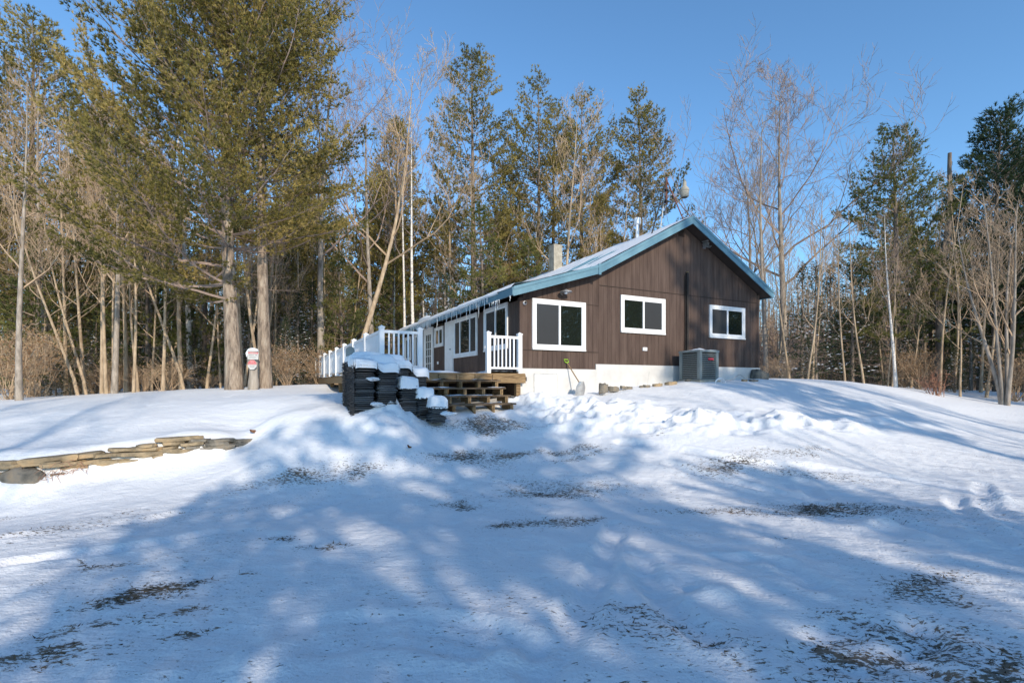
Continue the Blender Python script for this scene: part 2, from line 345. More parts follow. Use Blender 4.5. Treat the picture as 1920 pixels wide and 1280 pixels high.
# trampled footprints lower right
rr=np.random.RandomState(5)
for i in range(46):
    px=1500+rr.rand()*260; py=1170+rr.rand()*100
    cx,cy=on_ground(px,py); Z-=.022*blob(X,Y,cx,cy,.05,.10,rr.rand()*3)
for i in range(16):
    cx=-9+rr.rand()*1; cy=12+i*.7; Z-=.05*blob(X,Y,cx,cy,.1,.15,0)
# dirt
dirt=np.zeros_like(X)
DP=[(925,800,.9,.35,.42),(880,790,.5,.3,.36),(850,860,1.1,.28,.27),(1060,850,.8,.22,.33),(990,862,.5,.2,.32),(1100,860,.5,.15,.27),(1000,985,.45,.16,.32),(1090,972,.35,.13,.26),(865,945,.3,.14,.30),
    (240,1115,.38,.14,.40),(330,1105,.25,.08,.28),(70,1245,.4,.12,.32),(180,1045,.3,.07,.3),(650,1030,.16,.05,.40),(625,1025,.06,.05,.45),(1400,870,1,.3,.27),(1520,850,.6,.2,.33),(1560,950,.8,.25,.25),
    (1330,960,.9,.3,.17),(1050,925,.7,.25,.17),(1640,1180,.45,.16,.25),(1720,1200,.4,.10,.25),(1560,1200,.2,.10,.26),(1790,1245,.30,.06,.50),(1850,1265,.22,.06,.55),(1640,1262,.3,.1,.33),(1540,1235,.15,.08,.42),(1440,1002,.06,.04,.45),(1700,1110,.5,.15,.2),(1230,818,.4,.14,.30),(1440,850,1.4,.25,.25),(340,1160,.12,.05,.3),(390,1205,.16,.05,.32),(1900,790,1.4,.3,.22),(1700,810,1.5,.3,.16),(560,1010,.3,.1,.2),(1180,1160,.3,.1,.14),(590,900,.6,.15,.2),(700,885,.5,.15,.2),(1690,1020,.3,.1,.2),(145,1180,.3,.08,.2),(500,1075,.1,.03,.3)]
for px,py,rx,ry,am in DP:
    cx,cy=on_ground(px,py); dirt=np.maximum(dirt,am*blob(X,Y,cx+.55*fbm(X,Y,1.1,4),cy+.5*fbm(X+5,Y,1.3,4),rx,ry,.25)**.8)
dirt=np.minimum(dirt*1.15,.34)+packed*(.19+.26*wl*strk(math.radians(57),.5,1.6,4)+.26*(1-wl)*strk(math.radians(-20),.5,1.6,4))*(near>.4)
DIRT=dirt.copy()
nx,ny=X.shape
idx=np.arange(nx*ny).reshape(nx,ny)
q=np.stack([idx[:-1,:-1],idx[1:,:-1],idx[1:,1:],idx[:-1,1:]],axis=-1).reshape(-1,4)
g=G(); g.add(np.stack([X,Y,Z],-1).reshape(-1,3),q,dirt.ravel())
go=g.build('ground',MAT['ground'],smooth=True,attr=True); tag(go,kind='structure')
pa=go.data.attributes.new('packed','FLOAT','POINT'); pa.data.foreach_set('value',packed.ravel().astype(np.float32))

# ------------------------------------------------------------------ house
GZ=-.3
house=thing('house','single storey brown timber house with teal metal roof and white foundation','house',(C0[0],C0[1],0),UV)
RIDGE=(5.945,5.27); LB=(2.32,3.33); LE=(-.397,2.48); RE=(9.82,3.24); HB=12.3; FB=-.40; TH=.20
def rooftop(a):
    return float(np.interp(a,[LE[0],LB[0],RIDGE[0],RE[0]],[LE[1],LB[1],RIDGE[1],RE[1]]))
def walltop(a): return rooftop(a)-TH-.015
def plank_poly(g,a0,a1,z0,ztop0,ztop1,y0,y1,axis='a'):
    vs=[(a0,z0),(a1,z0),(a1,ztop1),(a0,ztop0)]
    if axis=='a': v_=[(p,y0,z) for p,z in vs]+[(p,y1,z) for p,z in vs]
    else: v_=[(y0,p,z) for p,z in vs]+[(y1,p,z) for p,z in vs]
    g.add(v_,[[0,1,2,3],[7,6,5,4],[0,4,5,1],[1,5,6,2],[2,6,7,3],[3,7,4,0]])
# gable wall: vertical planks in three courses
g=G(); W=.152
rw=random.Random(4)
def course(g,a0,a1,z0,z1,off=0):
    a=a0
    while a<a1-.01:
        b_=min(a+W,a1)
        cuts=[a,b_-.006]
        if a<RIDGE[0]<b_: cuts=[a,RIDGE[0],b_-.006]
        for i in range(len(cuts)-1):
            p,q_=cuts[i],cuts[i+1]; t0,t1=(min(z1,walltop(p)),min(z1,walltop(q_)))
            if t0>z0 and t1>z0: plank_poly(g,p,q_,z0,t0,t1,off-rw.random()*.003,.06)
        a=b_
course(g,.09,2.58,.425,.905); course(g,.09,2.58,.925,2.26); course(g,.09,2.58,2.275,9)
course(g,2.60,9.50,.58,2.85); course(g,2.60,9.50,2.875,9)
g.build('gable_siding',MAT['siding'],house)
# backing wall body (dark, seen only in the grooves)
g=G()
prof=[(0,-.8),(9.58,-.8),(9.58,walltop(9.58)),(RIDGE[0],walltop(RIDGE[0])),(LB[0],walltop(LB[0])),(0,walltop(0))]
for y0,y1 in ((.012,.06),(HB-.3,HB-.25)):
    g.add([(a,y0,z) for a,z in prof]+[(a,y1,z) for a,z in prof],[[0,1,2,5],[2,3,4,5],[11,8,7,6],[11,10,9,8]])
g.box(9.52,9.58,.06,HB-.3,-.8,walltop(9.58)-.02)
g.build('wall',MAT['siding_dark'],house)
# side wall planks facing the deck
g=G(); bb=.10
while bb<HB-.3:
    plank_poly(g,bb,bb+W-.009,.30,2.24,2.24,-.004-rw.random()*.003,.05,'b'); bb+=W
g.box(.02,.06,.06,HB-.3,-.8,2.24)
g.build('side_siding',MAT['siding'],house)
for bxx in ((-.02,.085,-.02,.095,.425,2.30),(9.50,9.60,-.02,.08,.58,walltop(9.55)-.02),(2.575,2.605,-.008,.0,.58,walltop(2.6)-.02)):
    g=G(); g.box(*bxx); g.build('corner_trim',MAT['siding'],house)
g=G(); g.box(2.60,9.50,-.012,-.002,2.852,2.872); g.box(.09,2.575,-.012,-.002,.907,.923); g.box(2.12,2.575,-.012,-.002,2.262,2.273)
g.build('seam_flashing',MAT['siding_dark'],house)
g=G(); g.box(2.46,9.62,-.035,.02,-1.0,.577); g.box(-.0,2.46,-.03,.02,-1.0,.422); g.box(9.58,9.62,.02,HB-.3,-1,.577)
g.build('foundation',MAT['found'],house)
g=G(); g.box(.42,1.12,-.045,-.034,-.36,.27); hh=g.build('access_hatch',MAT['white'],house); hh['label']='white flush access panel in the foundation'
g=G()
for x0,x1,z0,z1 in ((.405,.42,-.36,.285),(1.12,1.135,-.36,.285),(.42,1.12,.27,.285)): g.box(x0,x1,-.05,-.033,z0,z1)
g.build('trim',MAT['metal'],hh)
# roof
g=G()
pr=[LE,LB,RIDGE,RE]
top=[(a,z) for a,z in pr]; bot=[(a,z-TH+.02) for a,z in pr]
vs=[]
for y in (FB+.03,HB): vs+=[(a,y,z) for a,z in top]+[(a,y,z) for a,z in bot]
f=[]
for i in range(3):
    f+= [[i,i+1,i+9,i+8],[i+4,i+12,i+13,i+5]]
    f+= [[i,i+4,i+5,i+1],[i+8,i+9,i+13,i+12]]
f+=[[0,8,12,4],[3,7,15,11]]
g.mi=0; g.add(vs,f)
# standing ribs on metal roof
for k in range(28):
    y=FB+.25+k*.45
    for (a0,z0),(a1,z1) in ((LE,LB),(LB,RIDGE),(RIDGE,RE)):
        g.add([(a0,y,z0),(a1,y,z1),(a1,y+.02,z1+.025),(a0,y+.02,z0+.025),(a0,y+.04,z0),(a1,y+.04,z1)],[[0,1,2,3],[3,2,5,4]])
roof=g.build('roof',MAT['teal'],house); roof['label']='teal blue metal roof dusted with snow'
g=G()   # soffit
for (a0,z0),(a1,z1) in ((LE,LB),(LB,RIDGE),(RIDGE,RE)):
    s0,s1=z0-TH+.008,z1-TH+.008
    g.add([(a0+.01,FB+.04,s0),(a1,FB+.04,s1),(a1,HB-.02,s1),(a0+.01,HB-.02,s0)],[[0,3,2,1]])
g.build('soffit',MAT['siding_dark'],roof)
g=G()   # fascia boards
def fascia(g,P,y0,y1,dt,db):
    for (a0,z0),(a1,z1) in zip(P[:-1],P[1:]):
        g.add([(a0,y0,z0-db),(a1,y0,z1-db),(a1,y0,z1+dt),(a0,y0,z0+dt),(a0,y1,z0-db),(a1,y1,z1-db),(a1,y1,z1+dt),(a0,y1,z0+dt)],[[0,1,2,3],[7,6,5,4],[0,4,5,1],[1,5,6,2],[2,6,7,3],[3,7,4,0]])
fascia(g,pr,FB,FB+.028,.0,.235); fascia(g,pr,FB-.018,FB+.03,.014,.07)
g.box(LE[0]-.03,LE[0]-.002,FB,HB,LE[1]-.21,LE[1]-.005); g.box(RE[0]+.002,RE[0]+.03,FB,HB,RE[1]-.22,RE[1]-.01)
g.box(2.27,2.35,FB-.03,FB+.03,3.06,3.36)
g.build('fascia',MAT['teal'],roof)
g=G(); # roof snow on left slopes, thin, uneven edge
na,nb=60,90
aa=np.linspace(LE[0]-.05,RIDGE[0]-.02,na); bbv=np.linspace(FB+.05,HB,nb)
AA,BB=np.meshgrid(aa,bbv,indexing='ij'); zt=np.interp(AA,[p[0] for p in pr],[p[1] for p in pr])
th=.035+.035*fbm(AA,BB,1.2,4)+.06*np.exp(-((AA-LE[0])/.35)**2)
fade=np.clip((fbm(AA,BB,.5,4)+.62-.35*np.exp(-((AA-3.4)/1.2)**2)*(BB>1))*3,0,1)
th=th*fade-.02*(1-fade); th[0,:]-=.10
ii=np.arange(na*nb).reshape(na,nb)
qq=np.stack([ii[:-1,:-1],ii[1:,:-1],ii[1:,1:],ii[:-1,1:]],-1).reshape(-1,4)
g.add(np.stack([AA,BB,zt+np.maximum(th,-.02)],-1).reshape(-1,3),qq)
aa=np.linspace(RIDGE[0]+.02,RE[0]+.03,30); AA,BB=np.meshgrid(aa,bbv,indexing='ij'); zt=np.interp(AA,[p[0] for p in pr],[p[1] for p in pr])
th=.03+.03*fbm(AA,BB,1.2,4); ii=np.arange(30*nb).reshape(30,nb); qq=np.stack([ii[:-1,:-1],ii[1:,:-1],ii[1:,1:],ii[:-1,1:]],-1).reshape(-1,4)
g.add(np.stack([AA,BB,zt+th],-1).reshape(-1,3),qq)
g.build('snow_layer',MAT['snow'],roof,smooth=True)
# ice edge + icicles on the deck-side eave
g=G(); bs=np.linspace(.4,HB,140)
P=np.stack([np.full(140,LE[0]-.045)-.02*np.abs(fbm(bs,bs,2,3)),bs,LE[1]-.015+.02*fbm(bs,bs*0,1.5,3)],-1)
g.tube(P,.035+.03*(fbm(bs,bs*.3,1.4,3)+.4)*np.clip((bs-.3)/3,.35,1),6)
# ice lump over the door
Pl=np.array([[LE[0]-.06,6.2,2.5],[LE[0]-.1,6.6,2.52],[LE[0]-.1,7.4,2.5],[LE[0]-.06,7.9,2.46]]); g.tube(Pl,[.05,.09,.09,.04],7)
g.build('ice_edge',MAT['snow'],roof,smooth=True)
r2=random.Random(9); ic=[]
for k in range(4):
    g=G(); L=[.15,.24,.36,.5][k]; zz=np.linspace(0,-L,6); g.tube(np.stack([.006*np.sin(zz*20),.004*np.cos(zz*17),zz],-1),np.linspace(.018,.0015,6)*(1+.3*k/3),6)
    ic.append(g.mesh('icicle',MAT['ice'],True))
for k in range(78):
    b_=.15+k*.125 + r2.random()*.06 if k<72 else 6.4+(k-72)*.2
    w=r2.random(); q_=0 if w<.45 else 1 if w<.75 else 2 if w<.93 else 3
    if b_>6.2 and b_<8: q_=max(q_,2)
    o=link('icicle',ic[q_],roof); o.location=(LE[0]-.05-r2.random()*.02,b_,LE[1]-.02-(.03 if b_>1 else .2))
    o.rotation_euler=(r2.uniform(-.04,.04),r2.uniform(-.04,.04),r2.random()*6)
    if k==0: o.location.y=FB+.1
# windows. ax='a': on gable (outward -b); ax='b': on side wall (outward -a)
def window(p0,p1,z0,z1,ax,n=2,label=None,name='window',tw=.10,mats=None,splits=None,sill=True):
    def bx(g,a,b_,lo,hi,o0,o1):
        if ax=='a': g.box(a,b_,-o1,-o0,lo,hi)
        else: g.box(-o1,-o0,a,b_,lo,hi)
    g=G()
    for a,b_,lo,hi in ((p0,p1,z1-tw,z1),(p0,p1,z0,z0+tw),(p0,p0+tw,z0+tw,z1-tw),(p1-tw,p1,z0+tw,z1-tw)): bx(g,a,b_,lo,hi,0,.045)
    if sill: bx(g,p0-.0,p1+.0,z0-.015,z0+.025,0,.06)
    w=g.build(name,MAT['white'],house)
    if label: w['label']=label
    i0,i1,j0,j1=p0+tw,p1-tw,z0+tw,z1-tw
    g=G(); s=.035
    for a,b_,lo,hi in ((i0,i1,j1-s,j1),(i0,i1,j0,j0+s),(i0,i0+s,j0+s,j1-s),(i1-s,i1,j0+s,j1-s)): bx(g,a,b_,lo,hi,.004,.03)
    sp=splits or [k/n for k in range(1,n)]
    edges=[i0+s]
    for t in sp:
        c=i0+(i1-i0)*t; bx(g,c-.03,c+.03,j0+s,j1-s,.004,.036); edges+=[c-.03,c+.03]
    edges.append(i1-s); g.build('frame',MAT['vinyl'],w)
    for k in range(len(edges)//2):
        g=G(); bx(g,edges[2*k],edges[2*k+1],j0+s,j1-s,.006,.014)
        g.build('pane',MAT[(mats or ['glass']*9)[k]],w)
    return w
window(.358,2.10,.945,2.31,'a',label='largest sliding window at the left of the gable',mats=['screen','glass'])
window(3.374,5.13,1.55,2.65,'a',label='middle sliding window of the gable',mats=['glass','screen'])
window(7.09,8.83,1.555,2.63,'a',label='sliding window at the right of the gable',mats=['screen','glass'])
window(.69,2.30,1.0,2.28,'b',label='sliding window behind the deck railing',mats=['glass','screen'])
window(2.84,5.0,.93,2.28,'b',label='three part window facing the deck',splits=[.27,.73],mats=['screen','glass','screen'])
window(6.12,7.12,1.45,2.2,'b',label='small window beside the glazed door',tw=.08)
g=G(); g.box(-.05,-.006,5.02,5.86,.31,2.28); g.box(-.056,-.05,5.10,5.78,.40,2.2); dd=g.build('door',MAT['white'],house); dd['label']='plain white door beside the three part window'
g=G(); g.tube([(-.056,5.2,1.25),(-.10,5.2,1.25)],.03,8); g.build('handle',MAT['metal'],dd)
# glazed door
g=G()
for a,b_,lo,hi in ((7.3,7.42,.31,2.28),(8.38,8.5,.31,2.28),(7.42,8.38,2.17,2.28)): g.box(-.06,-.005,a,b_,lo,hi)
for a,b_,lo,hi in ((7.42,7.56,.33,2.17),(8.24,8.38,.33,2.17),(7.56,8.24,2.02,2.17),(7.56,8.24,.33,.55)): g.box(-.045,-.012,a,b_,lo,hi)
for k in range(1,3): c=7.56+k*.68/3; g.box(-.043,-.014,c-.015,c+.015,.55,2.02)
for k in range(1,5): c=.55+k*1.47/5; g.box(-.042,-.015,7.56,8.24,c-.012,c+.012)
dd=g.build('door',MAT['white'],house); dd['label']='white glazed door with fifteen small panes'
g=G(); g.box(-.03,-.02,7.57,8.23,.56,2.01); g.build('pane',MAT['glass'],dd)
window(9.15,9.95,.5,2.2,'b',name='window',label='tall narrow window beyond the glazed door',tw=.09)
window(10.6,11.6,1.1,2.2,'b',label='farthest window of the deck side')
# fixtures on the house
fx=thing('wall_lamp','outdoor lamp with flat metal shade above the largest window','lamp',(*hp(1.31,-.02),2.50),UV)
g=G(); g.tube([(0,0,.02),(0,-.06,.02)],.055,10); g.tube([(0,-.05,.02),(0,-.17,.06)],.014,6); g.build('bracket',MAT['metal'],fx)
g=G(); g.tube([(.02,-.17,.10),(.02,-.17,.07),(.02,-.17,.045),(.02,-.17,.02)],[.03,.07,.16,.17],18); g.build('shade',MAT['metal'],fx,smooth=False)
g=G(); g.tube([(.02,-.17,.02),(.02,-.17,-.03)],[.05,.035],10); g.build('bulb',MAT['vinyl'],fx)
fx=thing('security_camera','small round white camera near the house corner','camera',(*hp(.12,-.02),2.16),UV)
g=G(); g.tube([(0,.0,0),(0,-.04,0),(0,-.08,0)],[.05,.055,.04],12); g.build('housing',MAT['vinyl'],fx)
g=G(); g.tube([(0,-.078,0),(0,-.10,0)],[.028,.02],10); g.build('lens',MAT['black'],fx)
fx=thing('floodlight','grey twin floodlight high under the gable peak','lamp',(*hp(6.84,-.01),4.55),UV)
g=G(); g.box(-.05,.05,-.05,0,-.1,.1); g.build('base',MAT['metal'],fx)
for sx in (-1,1):
    g=G(); g.tube([(sx*.05,-.03,.02),(sx*.06,-.12,0),(sx*.07,-.2,-.02)],[.04,.08,.09],10); g.build('lamp_head',MAT['metal'],fx)
g=G(); g.box(-.13,.13,-.26,-.04,.09,.11); g.build('hood',MAT['metal'],fx)
fx=thing('utility_pipe','dark brown riser pipe running down the gable to the condenser','pipe',(*hp(6.05,-.02),.6),UV)
g=G(); g.tube([(0,-.04,2.97),(0,-.045,1.5),(0,-.04,.3)],.042,8); g.box(-.075,-.05,-.02,.0,.2,2.9); g.build('riser',MAT['darkpipe'],fx)
g=G(); g.tube([(0,-.04,2.97),(0,-.04,3.01)],[.05,.03],8); g.build('cap',MAT['lumber'],fx)
g=G(); g.box(-.08,.08,-.045,-.004,-.05,.05); fx=g.build('outlet_box',MAT['vinyl']); fx.location=(*hp(4.3,0),1.07); fx.rotation_euler=(0,0,UV); tag(fx,'small white outdoor outlet box on the gable siding','outlet')
g=G(); g.box(-.03,-.004,-.07,.07,-.05,.05); fx=g.build('outlet_box',MAT['vinyl']); fx.location=(*hp(0,6.75),.83); fx.rotation_euler=(0,0,UV); tag(fx,'white outlet box under the small deck window','outlet')
g=G()
for k in range(6): g.box(-.12+k*.0,.12,-.03,-.0,k*.04,k*.04+.02)
g.build('gable_vent',MAT['siding_dark'],house).location=(RIDGE[0]-.1,0,4.72)
# chimney, vent and tripod on the roof
def rz(a): return rooftop(a)
ch=thing('chimney','pale concrete chimney rising from the roof ridge','chimney',(*hp(5.7,7.3),5.0),UV)
g=G(); g.box(-.22,.22,-.22,.22,-.2,1.20); g.build('stack',MAT['concrete'],ch)
g=G(); g.box(-.23,.23,-.23,.23,1.20,1.24); g.build('crown',MAT['concrete'],ch)
g=G(); g.tube([(0,0,1.24),(0,0,1.29)],.13,12); g.build('flue',MAT['stone_grey'],ch)
vt=thing('vent_pipe','white metal flue pipe with round cap near the ridge','vent',(*hp(5.8,2.0),5.15),UV)
g=G(); g.tube([(0,0,-.05),(0,0,.60)],.06,12); g.build('pipe',MAT['vinyl'],vt)
g=G(); g.tube([(0,0,.52),(0,0,.55),(0,0,.74),(0,0,.77)],[.08,.12,.12,.06],14); g.build('cap',MAT['vinyl'],vt)
tp=thing('roof_tripod','rusty steel antenna tripod standing on the ridge','tripod',(*hp(5.75,.55),5.18),UV)
g=G()
for (x,y,r_,m_) in ((-.55,.1,.022,'darkpipe'),(-.02,.25,.018,'metal'),(.12,-.62,.020,'rust')):
    g=G(); zt_=1.55; g.tube([(x,y,rz(5.75+x)-5.18),(0,0,zt_)],r_,6); g.build('leg',MAT[m_],tp)
g=G(); g.tube([(0,0,.75),(.0,0,1.62)],.028,8); g.build('mast',MAT['rust'],tp)
g=G(); g.box(-.05,.05,-.05,.05,.78,.86); g.box(-.045,.045,-.045,.045,1.16,1.22); g.build('clamp',MAT['darkpipe'],tp)
g=G(); g.tube([(0,0,.70),(.08,-.25,.72),(.1,-.4,.70)],.012,5); g.build('brace',MAT['metal'],tp)
lt=thing('roof_lantern','pale metal vent head shaped like a bell beside the tripod','vent',(*hp(6.25,.25),5.1),UV)
g=G(); g.tube([(.0,.0,1.02),(0,0,1.05),(0,0,1.22),(0,0,1.24),(0,0,1.26),(0,0,1.32),(0,0,1.37),(0,0,1.39),(0,0,1.52),(0,0,1.55),(0,0,1.60)],[.10,.135,.14,.155,.15,.13,.08,.065,.062,.035,.03],20); g.build('head',MAT['concrete'],lt,smooth=False)
g=G(); g.tube([(0,0,1.1),(-.25,.12,1.12),(-.5,.3,1.1)],.016,6); g.build('arm',MAT['metal'],lt)

# ------------------------------------------------------------------ deck
DZ=.28
deck=thing('deck','raised wooden deck along the house with white vinyl railing','deck',(*hp(-3.7,-.2),-.5),UV)
dh=G
def D_(a,b,z): return (a+3.7,b+.2,z+.5)
def dbox(g,a0,a1,b0,b1,z0,z1): 
    x0,y0,_=D_(a0,b0,0);x1,y1,_=D_(a1,b1,0); return g.box(x0,x1,y0,y1,z0+.5,z1+.5)
g=G(); k=0; b_=-.2
while b_<15.2: dbox(g,-3.72,-.01 if b_>-.05 else .05,b_,b_+.135,DZ-.035,DZ); b_+=.142
g.build('floor_boards',MAT['lumber'],deck)
g=G(); dbox(g,-3.72,.05,-.225,-.185,DZ-.25,DZ-.037); dbox(g,-3.74,-3.70,-.185,15.2,DZ-.25,DZ-.037); dbox(g,.0,.045,-.185,-.04,DZ-.25,DZ-.037); g.build('rim_joist',MAT['lumber'],deck)
g=G()
for k in range(9): dbox(g,-3.4+k*.42,-3.36+k*.42,-.18,15,DZ-.22,DZ-.04)
g.build('joist',MAT['lumber_dark'],deck)
for a,b_ in [(-3.6,.0),(-2.1,-.1),(-.12,-.1)]+[(-3.6,2.+2.4*k) for k in range(6)]:
    g=G(); x,y=hp(a,b_); dbox(g,a-.06,a+.06,b_-.04,b_+.08,-1.3,DZ-.25); g.build('support_post',MAT['lumber'],deck)
g=G(); dbox(g,.05,.10,-.19,-.10,DZ-.20,DZ-.09); g.build('joist_hanger',MAT['darkpipe'],deck)
# snow on the deck
sn=G(); aa=np.linspace(-3.72,-.03,40); bv=np.linspace(-.19,15,110); AA,BB=np.meshgrid(aa,bv,indexing='ij')
th=np.clip(.05+.09*fbm(AA,BB,.9,4),-.02,.12)*np.clip((.0-AA)/.5,.2,1)
th=np.where((AA>-2.7)&(AA<-1.0)&(BB<.6),-.02+.05*fbm(AA,BB,3,3),th); th=np.maximum(th,-.02); 
edge=np.minimum(AA+3.72,BB+.19); th=np.where((AA>-1.0)&(BB<.35),.055+.04*fbm(AA,BB,3,3),th)
ii=np.arange(40*110).reshape(40,110); qq=np.stack([ii[:-1,:-1],ii[1:,:-1],ii[1:,1:],ii[:-1,1:]],-1).reshape(-1,4)
sn.add(np.stack([AA+3.7,BB+.2,th+DZ+.5],-1).reshape(-1,3),qq); sn.build('snow_layer',MAT['snow'],deck,smooth=True)
def post(par,a,b_,h=1.04,s=.055):
    g=G(); dbox(g,a-s,a+s,b_-s,b_+s,DZ+.0,DZ+h-.03); dbox(g,a-s-.012,a+s+.012,b_-s-.012,b_+s+.012,DZ+h-.03,DZ+h)
    x,y,z=D_(a,b_,DZ+h); g.add([(x-s,y-s,z),(x+s,y-s,z),(x+s,y+s,z),(x-s,y+s,z),(x,y,z+.04)],[[0,1,4,4],[1,2,4,4],[2,3,4,4],[3,0,4,4]]); g.build('post',MAT['vinyl'],par)
nb_count=[0]; extra=G()
def section(a0,b0,a1,b1,n,posts=(True,True)):
    g=G(); L=math.hypot(a1-a0,b1-b0); alonga=abs(a1-a0)>abs(b1-b0)
    def rb(t0,t1,w,z0,z1,gg):
        A0=a0+(a1-a0)*t0;A1=a0+(a1-a0)*t1;B0=b0+(b1-b0)*t0;B1=b0+(b1-b0)*t1
        if alonga: dbox(gg,min(A0,A1),max(A0,A1),B0-w,B0+w,z0,z1)
        else: dbox(gg,A0-w,A0+w,min(B0,B1),max(B0,B1),z0,z1)
    m_=.056/L
    rb(m_,1-m_,.03,DZ+.90,DZ+.965,g); rb(m_,1-m_,.024,DZ+.11,DZ+.16,g)
    rl=g.build('railing',MAT['vinyl'],deck)
    for k in range(n):
        t=m_+(1-2*m_)*(k+1)/(n+1); wd=.018/L
        if nb_count[0]<100: gg=G(); rb(t-wd,t+wd,.018,DZ+.16,DZ+.90,gg); gg.build('baluster',MAT['vinyl'],rl); nb_count[0]+=1
        else: rb(t-wd,t+wd,.018,DZ+.16,DZ+.90,extra)
    if posts[0]: post(rl,a0,b0)
    if posts[1]: post(rl,a1,b1)
section(-.98,-.12,-.08,-.12,6); section(-3.66,-.12,-2.76,-.12,6)
for k in range(8): section(-3.66,-.12+k*1.88,-3.66,-.12+(k+1)*1.88,13,(False,True))
e_=extra.build('baluster',MAT['vinyl'],deck); e_['kind']='stuff'
g=G(); 
# steps
st=thing('wooden_steps','open treated-lumber steps leading up to the deck','steps',(*hp(-1.8,-.225),-.62),UV)
def sbox(g,a0,a1,b0,b1,z0,z1): return g.box(a0+1.8,a1+1.8,b0+.225,b1+.225,z0+.62,z1+.62)
for k in range(4):
    b0=-.225-(k+1)*.275; zt_=DZ-(k+1)*.18
    for o_,(p0,p1) in enumerate(((b0,b0+.135),(b0+.142,b0+.28))):
        g=G(); sbox(g,-2.86,-.80,p0,p1,zt_-.038,zt_); g.build('tread',MAT['lumber_dark'],st)
    g=G(); AA,BB=np.meshgrid(np.linspace(-2.84,-.82,50),np.linspace(b0+.01,b0+.27,7),indexing='ij'); th=np.clip(.05*fbm(AA+k*7,BB,2.2,3)+.004,-.006,.05)
    ii=np.arange(350).reshape(50,7); qq=np.stack([ii[:-1,:-1],ii[1:,:-1],ii[1:,1:],ii[:-1,1:]],-1).reshape(-1,4); g.add(np.stack([AA+1.8,BB+.225,zt_+th+.62],-1).reshape(-1,3),qq); g.build('snow',MAT['snow'],st,smooth=True)
for k in range(5):
    a=-2.80+k*.475; g=G()
    # sawtooth stringer
    pts_=[]
    for j in range(5):
        b1_=-.228-j*.275; zt_=DZ-.04-(j)*.18
        if j<4: sbox(g,a-.02,a+.02,b1_-.273,b1_,zt_-.18-.30 if j<3 else zt_-.18-.22,zt_-.18)
    sbox(g,a-.02,a+.02,-.27,-.228,-.35,DZ-.04)
    g.build('stringer',MAT['lumber'],st)
    for j in range(4):
        pass
for j in range(4):
    for k in range(5):
        a=-2.80+k*.475; b1_=-.228-(j+1)*.275
        g=G(); sbox(g,a-.045,a-.022,b1_+.02,b1_+.06,DZ-.04-(j+2)*.18 if j<3 else DZ-.04-(j+1)*.18-.14,DZ-.042-(j+1)*.18); g.build('cleat',MAT['lumber'],st)

# ------------------------------------------------------------------ AC condenser
az=.10
ac=thing('air_conditioner','grey-green air conditioning condenser with louvred sides and snow on top','air conditioner',(*hp(5.447,-1.1),az),UV)
S=.80;H=.90
g=G(); g.box(-.04,S+.04,-.04,S+.04,-.25,.02); g.build('pad',MAT['concrete'],ac)
g=G(); g.box(.05,S-.05,.05,S-.05,.03,H-.05); g.build('coil',MAT['acdark'],ac)
for x,y in ((0,0),(S-.1,0),(0,S-.1),(S-.1,S-.1)): g=G(); g.box(x,x+.1,y,y+.1,.02,H-.04); g.build('corner_panel',MAT['acgrey'],ac)
g=G()
for k in range(14):
    z=.06+k*.056
    g.box(.1,S-.1,.008,.03,z,z+.022); g.box(.008,.03,.1,S-.1,z,z+.022); g.box(S-.03,S-.008,.1,S-.1,z,z+.022)
g.build('louvre',MAT['acgrey'],ac)
g=G(); g.box(-.015,S+.015,-.015,S+.015,H-.04,H+.02); g.box(0,S,0,S,.02,.05); g.build('top_panel',MAT['acgrey'],ac)
g=G(); g.box(.36,.58,-.004,.006,.62,.69); g.build('badge',MAT['red'],ac)
g=G(); AA,BB=np.meshgrid(np.linspace(.0,S,24),np.linspace(.0,S,24),indexing='ij'); ed=np.minimum(np.minimum(AA,S-AA),np.minimum(BB,S-BB))
th=np.clip(ed*3,0,1)*(.05+.09*fbm(AA,BB,3.2,3))+.0; ii=np.arange(576).reshape(24,24); qq=np.stack([ii[:-1,:-1],ii[1:,:-1],ii[1:,1:],ii[:-1,1:]],-1).reshape(-1,4)
g.add(np.stack([AA,BB,H+.022+np.maximum(th,0)],-1).reshape(-1,3),qq); g.build('snow_cap',MAT['snow'],ac,smooth=True)
# hoses by the condenser
g=G(); x,y=hp(5.9,-1.45); t=np.linspace(0,PI,14); z0=gz(x,y)
for q_ in range(3): g.tube(np.stack([x+u[0]*(-.22+.02*q_)*np.cos(t),y+u[1]*(-.22)*np.cos(t)+.03*q_,z0-.02+(.17-.02*q_)*np.sin(t)],-1),.012,6)
o=g.build('hose',MAT['vinyl'],smooth=True); tag(o,'coiled pale hose poking from snow in front of the condenser','hose')
g=G(); t=np.linspace(0,1,24); ps=[]
for tt in t:
    a=6.7+1.7*tt; b_=-.75; x,y=hp(a,b_); ps.append((x,y,gz(x,y)+.02+.17*math.exp(-((tt-.55)/.14)**2)))
g.tube(ps,.013,6); o=g.build('hose',MAT['metal'],smooth=True); tag(o,'thin grey hose arching over snow at right of the gable','hose')
